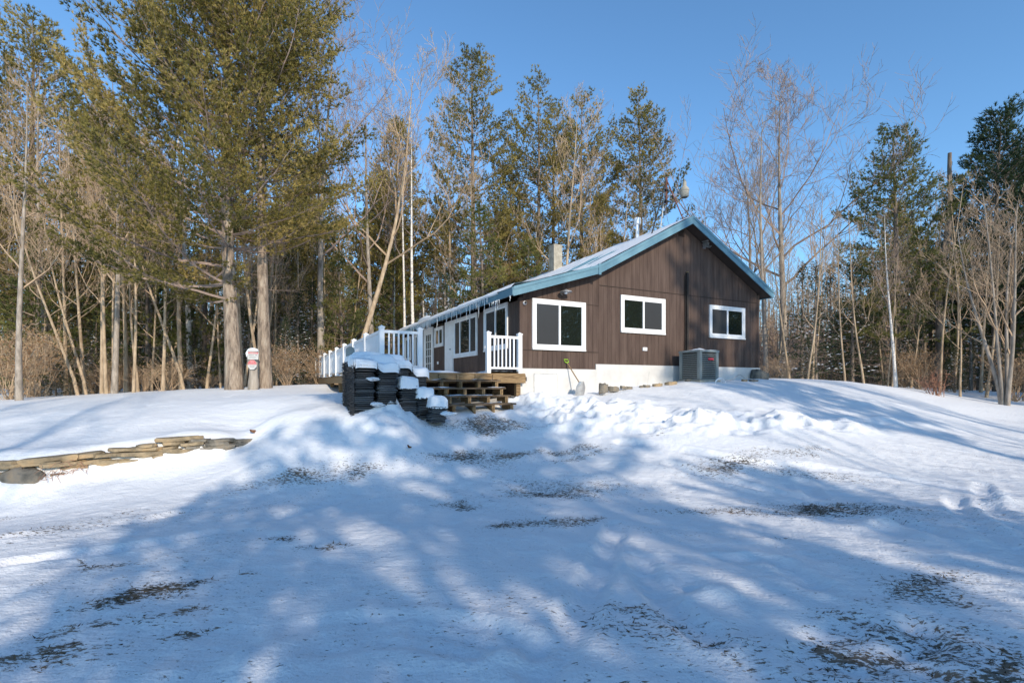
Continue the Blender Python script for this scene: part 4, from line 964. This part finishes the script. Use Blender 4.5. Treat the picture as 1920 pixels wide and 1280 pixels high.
# centre pines behind the house: open crowns over bare lower trunks
E_=pine('white_pine',4,21.5,6.2,5.6,r0=.25,whorl=.78,per=5,density=1.0,tuft=.095,twl=.42,tgap=.2,bushy=1.1,dead=.3,prof=lambda t:(.85-.1*t)*(1-t**2.6*.88)*(.6+.6*abs(math.sin(t*9))),elev=(-.05,.6),blade=(.17,.042),nb=8,gap=.22,green=.10)
F_=pine('white_pine',5,20.5,5.2,7.0,r0=.23,whorl=.8,per=5,density=1.0,tuft=.095,twl=.45,tgap=.2,bushy=1.1,dead=.35,prof=lambda t:(.8)*(1-t**2.6*.8)*(.5+.7*abs(math.sin(t*7+1))),elev=(0,.65),nb=7,blade=(.17,.046),gap=.25)
H_=pine('white_pine',6,19.8,5.0,5.6,r0=.23,whorl=.74,per=5,density=1.0,tuft=.095,twl=.42,tgap=.2,bushy=1.1,dead=.3,prof=lambda t:(1.05)*(1-t**1.5*.92)*(.8+.3*abs(math.sin(t*11))),elev=(.0,.6),nb=7,blade=(.17,.046),gap=.16,green=.08)
x,y=at(888,32); plant(E_,x,y,'tallest pine behind the roof with top left of the others',rz=1)
x,y=at(1005,34); plant(F_,x,y,'pine with double brushy top behind the middle of the roof',rz=2)
x,y=at(1040,35.5); plant(F_,x,y,'slim pine standing close behind the double topped pine',rz=4.4,sc=.95)
x,y=at(1095,33); plant(F_,x,y,'narrow pine above the chimney',rz=5,sc=.92)
x,y=at(1200,33); plant(H_,x,y,'full pyramid shaped pine above the white flue pipe',rz=.6,sc=1.0)
x,y=at(960,38); plant(H_,x,y,'pine half hidden between the two tallest centre pines',rz=3,sc=.85)
I_=pine('young_pine',7,9.5,3.0,.8,r0=.13,whorl=.6,per=5,density=1.0,tuft=.09,twl=.42,tgap=.2,bushy=1.1,elev=(-.1,.6),mat='needle_g',nb=6,blade=(.18,.04),gap=.1)
x,y=at(905,27); plant(I_,x,y,'low bushy green pine behind the left part of the roof',rz=0,sc=1.05)
x,y=at(985,27.5); plant(I_,x,y,'low green pine behind the roof left of the chimney',rz=2,sc=.86)
for px,D,sc,lb in ((70,21,.80,'young pine with low boughs near the left edge'),(150,24,1.0,'young pine behind the leaning saplings'),(275,23,.95,'young pine behind the straight thin sapling'),(385,25,.9,'young pine seen left of the huge pine trunk'),(640,25,.72,'young pine behind the left deck corner'),(735,31,.9,'young pine behind the birch cluster'),(330,28,1.2,'taller young pine deep behind the huge pine')):
    x,y=at(px,D); plant(I_,x,y,lb,sc=sc)
# right side
K_=pine('white_pine',8,13.0,4.3,2.2,r0=.19,whorl=.62,per=5,density=1.0,tuft=.085,twl=.42,tgap=.18,bushy=1.1,dead=.5,prof=lambda t:(1.0 if t<.15 else .72+.25*abs(math.sin(t*8)))*(1-t**1.8*.8),elev=(-.12,.85),mat='needle_g',nb=7,blade=(.15,.038),gap=.12)
x,y=at(1678,25); plant(K_,x,y,'free standing green pine right of the house',rz=.3)
L_=pine('white_pine',9,13.6,3.8,3.0,r0=.18,whorl=.5,per=6,density=1.0,tuft=.09,twl=.42,bushy=1.1,dead=.4,prof=lambda t:(.9)*(1-t**1.6*.72),elev=(-.1,.8),mat='needle_d',nb=6,blade=(.19,.042),gap=.05)
x,y=at(1872,24.5); plant(L_,x,y,'dark dense pine near the right edge',rz=1.3)
x,y=at(1905,27); plant(L_,x,y,'dark pine filling the right edge behind the many stemmed tree',rz=5.0,sc=.97)
for px,D,sc,lb in ((1610,30,.75,'green pine behind the spruces right of the house'),(1745,29,.8,'green pine behind the snag foot'),(1835,26,.62,'low green pine left of the dark dense pine'),(1940,25,.7,'low green pine at the right edge')):
    x,y=at(px,D); plant(I_,x,y,lb,sc=sc*1.1)
x,y=at(1985,28); plant(L_,x,y,'dark pine at the right edge behind the dense one',rz=3.3,sc=.98)
x,y=at(1800,29); plant(K_,x,y,'green pine behind the broken snag',rz=2.2,sc=.86)
# snag
g=G(); zz=np.linspace(-.4,12.0,16); t=zz/12; P=np.stack([.9*t+.12*np.sin(zz*.9),0*t,zz],-1); x,y=at(1752,25); z=gz(x,y)
sg=thing('dead_snag','dead leaning trunk with broken top near the right edge','tree',(x,y,z)); g.tube(P,.19*(1-.62*t)+.01,9)
r=np.random.RandomState(3); S0=[];S1=[];A0=[];A1=[]
for k in range(26):
    h=r.uniform(4,11.6); p=np.array([.9*h/12,0,h]); d=norm([math.cos(k*2.4),math.sin(k*2.4),r.uniform(.1,.7)])
    for j in range(4): q_=p+d*r.uniform(.15,.4); S0.append(p);S1.append(q_);A0.append(.022-.005*j);A1.append(.017-.004*j); p=q_; d=norm(d+r.normal(0,.25,3))
g.segs(S0,S1,A0,A1); g.build('trunk',MAT['bark'],sg,smooth=True)
# bare hardwoods one can tell apart
J_=bare('bare_maple',21,15.6,.19,.80,.30,4,(15,8,6,4),lean=(.3,0),upw=.30,bend=.22,tw=.0095)
x,y=at(1468,26.5); plant(J_,x,y,'vase shaped bare maple right of the house',rz=0)
x,y=at(1400,31); plant(J_,x,y,'bare maple rising behind the right roof slope',rz=2,sc=.86)
D1=bare('bare_oak',22,18.5,.17,.66,.33,4,(14,7,5,3),lean=(.5,0),upw=.38,bend=.3,tw=.010)
D2=bare('bare_oak',23,15.,.13,.75,.35,4,(11,6,5,3),lean=(2.7,0),upw=.30,bend=.4,tw=.0095,bark='bark_tan',twigm='twig_tan')
x,y=at(603,24); plant(D1,x,y,'tall pale limbed bare tree right of the big pines',rz=0)
x,y=at(655,23); plant(D2,x,y,'bare tree leaning right with long tan limbs over the deck',rz=0)
x,y=at(700,27); plant(D1,x,y,'bare tree left of the white birches',rz=2.2,sc=.87)
Bi=bare('white_birch',24,14.5,.10,.38,.5,4,(8,5,4,3),bark='birch',lean=(-.3,0),upw=.5,tw=.0065,twigm='twig')
for px,D,lb,sc in ((778,27,'white birch with the brightest trunk behind the deck',1.0),(757,28,'slender white birch left of the brightest birch',.92),(795,33,'thin birch leaning toward the centre pines',.8),(741,31,'thin pale birch at the left of the birch cluster',.75)):
    x,y=at(px,D); plant(Bi,x,y,lb,rz=.5+px,sc=sc)
M1=bare('bare_ash',25,15.6,.12,.62,.34,4,(11,6,4,3),upw=.45,bend=.3,tw=.009,bark='bark_tan',twigm='twig_tan')
for px,D,lb,sc,rz_ in ((1068,28.5,'forked bare tree in front of the pines above the chimney',1.0,0),(1105,31,'bare tree just right of the chimney',.9,2),(890,29,'bare tree before the tallest centre pine',.8,3),(845,30,'bare tree at the left edge of the centre pines',.9,5.3),(1165,30,'bare tree before the pyramid shaped pine',.78,.8)):
    x,y=at(px,D); plant(M1,x,y,lb,rz=rz_,sc=sc)
N_=bare('multistem_tree',26,8.0,.075,.7,.22,3,(7,5,4),bark='bark_grey',upw=.45,tw=.007,twigm='twig_tan',multi=5)
x,y=at(1885,18); plant(N_,x,y,'pale many stemmed bare tree at the right edge of the yard',rz=.5)
# left slim trunks
T1=bare('bare_beech',27,15,.12,.5,.30,4,(10,6,4,3),bark='bark_grey',upw=.40,tw=.008,bend=.16,twigm='twig_tan')
T2=bare('bare_sapling',28,10.5,.05,.4,.3,4,(12,6,5,3),bark='bark_tan',upw=.5,tw=.006,bend=.10,twigm='twig_tan')
T3=bare('leaning_sapling',29,9,.05,.4,.35,4,(10,6,5,3),bark='bark_tan',upw=.4,tw=.006,lean=(-2.6,0),twigm='twig_tan')
for P_,px,D,lb,sc,rz_ in ((T1,36,15.5,'slim grey trunk nearest the left edge',.68,0),(T1,214,18.5,'stout pale trunk left of the sapling cluster',.8,2),(T2,200,18.8,'sapling left of the stout pale trunk',1,1),(T2,191,19.4,'thin sapling second left of the stout pale trunk',1.1,3),(T2,250,18.5,'twin stemmed sapling right of the stout trunk',.9,4),(T2,305,19,'straight thin sapling at the snow edge',1,5),(T3,348,20,'leaning tan sapling left of the huge pine',1,0),(T3,150,19,'sapling leaning left near the left edge',.95,.1),(T3,165,19.5,'second sapling leaning left near the left edge',.9,-.2),(T3,140,22,'thicker stem leaning left behind the saplings',1.15,0),
    (T1,88,21.5,'broad brown trunk behind the left edge saplings',.95,4),(T1,1437,25,'tree leaning beside the right corner of the house',.9,3)):
    x,y=at(px,D); plant(P_,x,y,lb,rz=rz_,sc=sc)
# spruces and hemlocks
SPR=pine('spruce',31,6.3,1.6,.25,r0=.08,whorl=.26,per=6,density=1.2,elev=(-.1,.35),mat='needle_d',nb=5,blade=(.10,.034),prof=lambda t:(1-t)**.85,gap=.05,bend=.02,twl=.4)
SPR2=pine('spruce',32,6.8,1.5,.5,r0=.09,whorl=.32,per=5,density=.75,elev=(-.15,.3),mat='needle_d',nb=5,blade=(.11,.036),prof=lambda t:(1-t)**.8,gap=.25,bend=.03,twl=.4)
sn=G(); r=np.random.RandomState(8)
for k in range(70):
    t=r.rand()**.8*.8; a=r.rand()*6.28; rr_=1.5*(1-t)*r.uniform(.5,.95); c=np.array([math.cos(a)*rr_,math.sin(a)*rr_,.35+t*6+.02])
    l=r.uniform(.05,.16); V_=[c+[0,0,.04]]+[c+[math.cos(q_)*l*r.uniform(.6,1.2),math.sin(q_)*l*.7,-.01] for q_ in np.arange(6)*PI/3]
    sn.add(V_,[[0,1+j,1+(j+1)%6,1+(j+1)%6] for j in range(6)])
snm=sn.mesh('snow_tufts',MAT['snow'],True)
SPR[1].append(('snow_tufts',snm)); SPR2[1].append(('snow_tufts',snm))
for P_,px,D,lb,sc in ((SPR2,1503,24,'thin dark spruce nearest the right corner of the house',.85),(SPR,1557,25,'dark spruce between the maple and the green pine',.95),(SPR2,1530,22.5,'sparse spruce in front of the dark spruce cluster',.80),(SPR2,1597,24,'spruce just left of the green pine trunk',.9),(SPR,1622,27,'spruce behind the green pine',.7),(SPR,1700,24.5,'small dark spruce right of the green pine trunk',.5),(SPR2,1820,24,'sparse spruce left of the dark dense pine',.7),(SPR,262,24,'small spruce in the left woods behind the twin sapling',.5),(SPR2,180,22,'thin spruce behind the leaning saplings',.55),(SPR,365,24,'small spruce left of the huge pine',.45),(SPR2,20,21,'small spruce at the left edge',.5),(SPR,560,24,'snow flecked young spruce right of the big pines',.75),(SPR,535,22,'small spruce beside the tall pine trunk',.5),(SPR2,585,26,'loose young spruce left of the deck',.85),(SPR,105,20.5,'low dark hemlock near the left edge',.34),(SPR,1790,22,'low evergreen in the brush under the snag',.35),(SPR2,455,24,'small spruce seen between the two big pine trunks',.6),(SPR2,835,24,'dark spruce behind the deck end of the house',.85),(SPR,1515,20.5,'low spruce bush at the crest right of the house',.28)):
    x,y=at(px,D); plant(P_,x,y,lb,sc=sc)
# shrubs
def shrub(name,seed,H,n,matn,leaves=0,spread=.5,tw=.006):
    r=np.random.RandomState(seed); S0=[];S1=[];A0=[];A1=[];LC=[]
    for k in range(n):
        a=r.rand()*6.28; d=norm([math.cos(a)*spread*r.rand(),math.sin(a)*spread*r.rand(),1]); p=np.array([r.normal(0,.12),r.normal(0,.12),-.1]); L=H*r.uniform(.6,1.1); m_=6
        for j in range(m_):
            q_=p+d*L/m_; S0.append(p);S1.append(q_);A0.append(tw*(2-j*.25));A1.append(tw*(1.75-j*.25))
            if j>1:
                for s in range(3):
                    dd=norm(d*.7+r.normal(0,.55,3)); e=q_+dd*L*r.uniform(.12,.3); S0.append(q_);S1.append(e);A0.append(tw*.8);A1.append(tw*.5)
                    e2=e+norm(dd+r.normal(0,.4,3))*L*.14; S0.append(e);S1.append(e2);A0.append(tw*.6);A1.append(tw*.4)
                    if r.rand()<leaves: LC+= [e,e2]
            p=q_; d=norm(d+r.normal(0,.12,3))
    g=G(); g.segs(S0,S1,A0,A1); parts=[('stems',g.mesh('stems',MAT[matn]))]
    if LC:
        C=np.repeat(np.array(LC),3,0)+r.normal(0,.06,(len(LC)*3,3)); D=r.normal(size=C.shape); D/=np.linalg.norm(D,axis=1)[:,None]; g=G(); g.blades(C,D,r.uniform(.06,.11,len(C)),r.uniform(.04,.06,len(C)),r.rand(len(C))); parts.append(('leaves',g.mesh('leaves',MAT['leaf'],False,True)))
    return (name,parts)
RB=shrub('twiggy_shrub',41,.85,22,'twig_red',spread=.6,tw=.007); x,y=at(1757,18.2); plant(RB,x,y,'small red-brown twiggy shrub alone on the snow at right','shrub')
s_=G(); stone_mesh(s_,(0,0,.12),.35,.3,.3,0,5); 
LB_=shrub('beech_brush',42,2.2,26,'twig_tan',leaves=.65,spread=.9,tw=.007)
for px,D,lb,sc in ((18,16.5,'orange leafed beech brush at the left edge',1.0),(60,19,'pale tan beech brush beside the slim grey trunk',1.1),(330,21.5,'low tan leafed brush at the snow edge left of the huge pine',.55),(535,20,'brown leafed brush right of the tall pine',.7),(600,23,'tan brush beneath the spruce by the deck',.8),(1720,23,'orange brush at the foot of the green pine',.8),(1905,20,'reddish brush behind the many stemmed tree',.9),(240,22,'brown leafed brush among the saplings',.6),(575,27,'brown brush behind the deck corner',1.0)):
    x,y=at(px,D); plant(LB_,x,y,lb,'shrub',sc=sc)
# ------------------------------------------------------------------ the woods behind: repeats
W1=bare('forest_tree',51,15,.10,.42,.45,4,(9,5,4,3),bark='bark_tan',upw=.5,tw=.009,twigm='twig_tan')
W2=bare('forest_tree',52,13,.075,.45,.30,4,(9,5,4,3),bark='bark_grey',upw=.5,tw=.008,lean=(.8,0),twigm='twig_tan')
W3=bare('forest_tree',53,10,.045,.42,.25,3,(11,6,4),bark='bark_tan',upw=.5,tw=.008,lean=(-.8,.3),twigm='twig_tan')
W4=bare('forest_tree',54,16,.14,.5,.4,4,(9,6,4,3),bark='birch',upw=.5,tw=.008)
W5=pine('forest_pine',55,16,3.3,4.5,r0=.16,whorl=.5,per=6,density=1.2,bushy=2,dead=.5,elev=(-.05,.7),nb=5,blade=(.22,.06),gap=.15,prof=lambda t:(1-t**1.7*.85))
W6=pine('forest_pine',56,10,2.6,1.0,r0=.12,whorl=.42,per=6,density=1.2,bushy=2,mat='needle_g',elev=(-.1,.6),nb=5,blade=(.2,.055),gap=.15)
BR=shrub('understory_shrub',57,2.4,22,'twig_tan',spread=.9,tw=.010)
BR2=shrub('understory_shrub',58,1.9,22,'twig_tan',leaves=.12,spread=1.0,tw=.010)
r=random.Random(33)
def region(px): return 'left' if px<700 else ('centre' if px<1440 else 'right')
LABT={'left':'bare slender tree in the crowded woods left of the house','centre':'bare slender tree in the woods beyond the house roof','right':'bare slender tree in the crowded woods right of the house'}
LABP={'left':'pine deep in the woods left of the house','centre':'pine deep in the woods beyond the house roof','right':'pine deep in the woods right of the house'}
LABS={'left':'leafless brush under the woods left of the house','centre':'leafless brush in the woods behind the house','right':'leafless brush under the woods right of the house'}
GT={'left':'bare trees of the left woods','centre':'bare trees of the woods beyond the roof','right':'bare trees of the right woods'}
used=[]
HT={'forest_tree':None}
def cap(px,D,H):
    ym=np.interp(px,[-350,100,300,650,750,900,1300,1440,1600,1700,1920,2250],[230,230,120,120,250,320,390,390,410,340,240,240])
    return max(.35,((720-ym)/F*D+.4)/H)
def free(x,y,dmin):
    for a,b_ in used:
        if (a-x)**2+(b_-y)**2<dmin*dmin: return False
    dx,dy=x-C0[0],y-C0[1]; a=dx*u[0]+dy*u[1]; b_=dx*v[0]+dy*v[1]
    if -6<a<12 and -2<b_<17: return False
    return True
cnt=0
for i in range(4000):
    if cnt>=285: break
    px=r.uniform(-350,2250); D=20+ (r.random()**1.7)*34
    if 820<px<1430 and D<34: continue
    if 700<px<820 and D<29: continue
    x,y=at(px,D)
    if not free(x,y,.65): continue
    used.append((x,y)); rg=region(px); w=r.random()
    Pq=W3 if w<.50 else W2 if w<.72 else W1 if w<.92 else W4
    if rg=='centre' and 600<px<1500: sc=r.uniform(.7,.95)
    else: sc=r.uniform(.75,1.1)
    Hq={id(W1):15,id(W2):13,id(W3):10,id(W4):16}[id(Pq)]
    sc=r.uniform(.68,1.02)*min(1.15,cap(px,D,Hq))
    plant(Pq,x,y,LABT[rg],rz=r.random()*6.28,sc=sc,group=GT[rg],tilt=(r.gauss(0,.05),r.gauss(0,.05))); cnt+=1
cnt=0
for i in range(600):
    if cnt>=48: break
    px=r.uniform(-350,2250); D=30+r.random()*26
    if 1240<px<1640: continue
    x,y=at(px,D)
    if not free(x,y,1.7): continue
    used.append((x,y)); rg=region(px); Pq=W5 if r.random()<.6 else W6
    sc=r.uniform(.75,1.0)
    sc=r.uniform(.72,1.0)*min(1.2,cap(px,D,16 if Pq is W5 else 10))
    plant(Pq,x,y,LABP[rg],rz=r.random()*6.28,sc=sc,group='pines of the %s woods'%rg); cnt+=1
cnt=0
for i in range(2000):
    if cnt>=125: break
    px=r.uniform(-300,2200); D=19.5+(r.random()**1.2)*24
    if 700<px<1430 and D<28: continue
    if 380<px<520 and D<22: continue
    if 1440<px<1640 and D<21: continue
    if px>1640 and D<22.5: continue
    x,y=at(px,D)
    if not free(x,y,.5): continue
    rg=region(px); plant(BR if r.random()<.6 else BR2,x,y,LABS[rg],'shrub',rz=r.random()*6.28,sc=r.uniform(.45,1.1)*(1.15 if D>30 else .7),group='brush of the %s woods'%rg); cnt+=1
# far woods: one mass nobody could count
g=G(); gs=np.random.RandomState(90); n_=9000
ang=gs.uniform(-1.15,1.15,n_); Dd=gs.uniform(50,95,n_); xs=np.tan(ang)*Dd*.9; ys=Dd; zs=base_h(xs,ys)
Ht=gs.uniform(5,14,n_); lean=gs.normal(0,.05,(n_,2))
P0_=np.stack([xs,ys,zs-.3],-1); P1_=P0_+np.stack([lean[:,0]*Ht,lean[:,1]*Ht,Ht],-1)
g.segs(P0_,P1_,gs.uniform(.04,.13,n_),np.full(n_,.02),4)
for rep,(cnt_,sp_,rad) in enumerate(((45000,1.8,.018),(45000,1.3,.016))):
    k=gs.randint(0,n_,cnt_); t=gs.uniform(.0,1,cnt_)**(.8 if rep==0 else 1.6); p=P0_[k]*(1-t[:,None])+P1_[k]*t[:,None]; d=gs.normal(size=(cnt_,3)); d[:,2]=np.abs(d[:,2])*.9+.2; d/=np.linalg.norm(d,axis=1)[:,None]
    g.segs(p,p+d*(gs.uniform(.6,1.4,cnt_)*sp_)[:,None],np.full(cnt_,rad),np.full(cnt_,rad*.5),3)
o=g.build('far_woods',MAT['twig_tan']); tag(o,'distant grey-brown leafless woods closing the view','woods',kind='stuff')
g=G(); n_=100000; ang=gs.uniform(-1.15,1.15,n_); Dd=gs.uniform(38,80,n_); xs=np.tan(ang)*Dd*.9; zs=base_h(xs,Dd)
p=np.stack([xs,Dd,zs+gs.uniform(0,1,n_)**1.7*6.5],-1); d=gs.normal(size=(n_,3)); d/=np.linalg.norm(d,axis=1)[:,None]
g.segs(p,p+d*gs.uniform(.5,1.5,n_)[:,None],np.full(n_,.022),np.full(n_,.01),3)
o=g.build('far_undergrowth',MAT['twig']); tag(o,'tangled dark undergrowth along the foot of the distant woods','undergrowth',kind='stuff')
# grass, twigs and leaf scraps lying in the worn patches of the drive
fx=np.where((DIRT>.30)&(np.abs(X)<14)&(Y<15)); gs=np.random.RandomState(17)
wgt=(DIRT[fx]-.28)**.8; wgt/=wgt.sum(); n_=9000; k=gs.choice(len(fx[0]),n_,p=wgt)
p=np.stack([X[fx][k]+gs.uniform(-.04,.04,n_),Y[fx][k]+gs.uniform(-.04,.04,n_),Z[fx][k]+.002],-1)
d=gs.normal(size=(n_,3))*[1,1,.35]; d[:,2]=np.abs(d[:,2]); d/=np.linalg.norm(d,axis=1)[:,None]
g=G(); g.blades(p,d,gs.uniform(.012,.045,n_),gs.uniform(.003,.012,n_),gs.rand(n_)); o=g.build('ground_litter',MAT['litter'],attr=True); tag(o,'dead grass, gravel crumbs and leaf scraps in the worn snow patches','litter',kind='stuff')
def leaf(px,py,lb,sz=.07):
    x,y=on_ground(px,py); g=G(); r_=np.random.RandomState(int(px)); n_=7; an=np.arange(n_)*2*PI/n_; rr_=sz*(.5+.5*r_.rand(n_)); P=np.stack([np.cos(an)*rr_,np.sin(an)*rr_*.6,.02+.03*r_.rand(n_)],-1)
    g.add(np.vstack([P,[[0,0,.0]]]),[[j_,(j_+1)%n_,n_,n_] for j_ in range(n_)]); o=g.build('dead_leaf',MAT['litter_leaf']); o.location=(x,y,gz(x,y)+.03); o.rotation_euler=(.8,.3,1); tag(o,lb,'leaf')
leaf(472,816,'curled brown oak leaf standing on the snow right of the stone wall',.10)
leaf(765,846,'curled brown leaf lying on the snow below the plastic pile',.07)
# ------------------------------------------------------------------ trees behind the camera: they throw the shade
SH=math.radians(25)
def ps(p,s): return (math.cos(SH)*p-math.sin(SH)*s, math.sin(SH)*p+math.cos(SH)*s)
ZB=[]
S_A=pine('shade_pine',61,13.6,4.9,3.4,r0=.3,whorl=.56,per=6,density=1.05,twl=.4,prof=lambda t:(.95)*(1-t**2.2*.62)*(.55+.6*abs(math.sin(t*9))),elev=(0,.5),nb=5,blade=(.22,.10),gap=.18,tgap=.24)
x,y=ps(2.4,-14); plant(S_A,x,y,'broad pine standing behind the viewpoint',rz=0)
S_B=pine('shade_pine',62,21,3.3,11.0,r0=.25,whorl=.6,per=5,density=1.8,elev=(0,.6),nb=6,blade=(.24,.10),gap=.30,prof=lambda t:(.95-.35*t)*(.6+.6*abs(math.sin(t*8))),dead=.2)
x,y=ps(13.5,-17); plant(S_B,x,y,'tall high crowned pine behind the viewpoint at right',rz=0)
x,y=ps(6.8,-12); plant(S_A,x,y,'lower pine behind the viewpoint at right',rz=2,sc=.55)
x,y=ps(-.6,-9); plant(S_A,x,y,'young pine behind the viewpoint at left',rz=4,sc=.5)
x,y=ps(9,-14); plant(T1,x,y,'bare beech behind the viewpoint',rz=0,sc=.8)
x,y=ps(18,-15); plant(D1,x,y,'bare oak far behind the viewpoint at right',rz=1,sc=.9)
x,y=ps(15.5,-10); plant(M1,x,y,'bare ash behind the viewpoint at right',rz=1,sc=.8)
x,y=ps(-4.4,-10); plant(T1,x,y,'slim bare beech behind the viewpoint at left',rz=1,sc=1.0)
x,y=ps(-7.0,-9); plant(M1,x,y,'bare ash behind the viewpoint at left',rz=2,sc=.85)
x,y=ps(-9.5,-13); plant(J_,x,y,'bare maple behind the viewpoint at left',rz=2,sc=.9)
for k in range(30):
    x=31+(k%3)*4.5+r.uniform(-.8,.8); y=-19+(k//3)*3.6+r.uniform(-.8,.8); plant(W6,x,y,'evergreen in the grove beyond the right side of the yard',rz=r.random()*6,sc=1.3*r.uniform(.93,1.1),group='evergreens beyond the right side of the yard')

# ------------------------------------------------------------------ camera, sun, sky
cam=bpy.data.cameras.new('camera'); co=bpy.data.objects.new('camera',cam); COL.objects.link(co); scene.camera=co
co.location=(0,0,0); co.rotation_euler=(PI/2,0,0); cam.sensor_width=36; cam.lens=F/1920*36; cam.shift_y=(CY-640)/1920; cam.clip_end=2000; cam.clip_start=.05
EL=math.radians(24)
sun=bpy.data.lights.new('sun','SUN'); so=bpy.data.objects.new('sun',sun); COL.objects.link(so)
sun.energy=3.0; sun.angle=math.radians(.6); sun.color=(1,.87,.70)
d=Vector((-math.sin(SH)*math.cos(EL),math.cos(SH)*math.cos(EL),-math.sin(EL))); so.rotation_euler=d.to_track_quat('-Z','Y').to_euler()
w=bpy.data.worlds.new('World'); scene.world=w; w.use_nodes=True; nt=w.node_tree; bg=nt.nodes['Background']
sky=nt.nodes.new('ShaderNodeTexSky'); sky.sky_type='NISHITA'; sky.sun_disc=False; sky.sun_elevation=EL; sky.sun_rotation=PI-SH; sky.air_density=1.0; sky.dust_density=.3; sky.ozone_density=3.0; sky.altitude=200
tn=nt.nodes.new('ShaderNodeMix'); tn.data_type='RGBA'; tn.blend_type='MULTIPLY'; tn.inputs[0].default_value=1; tn.inputs[7].default_value=(.76,1.0,1.09,1); nt.links.new(sky.outputs[0],tn.inputs[6]); nt.links.new(tn.outputs[2],bg.inputs[0]); bg.inputs[1].default_value=.15
scene.view_settings.view_transform='Standard'; scene.view_settings.look='None'; scene.view_settings.gamma=1; scene.view_settings.exposure=0.58
scene.render.engine='CYCLES'
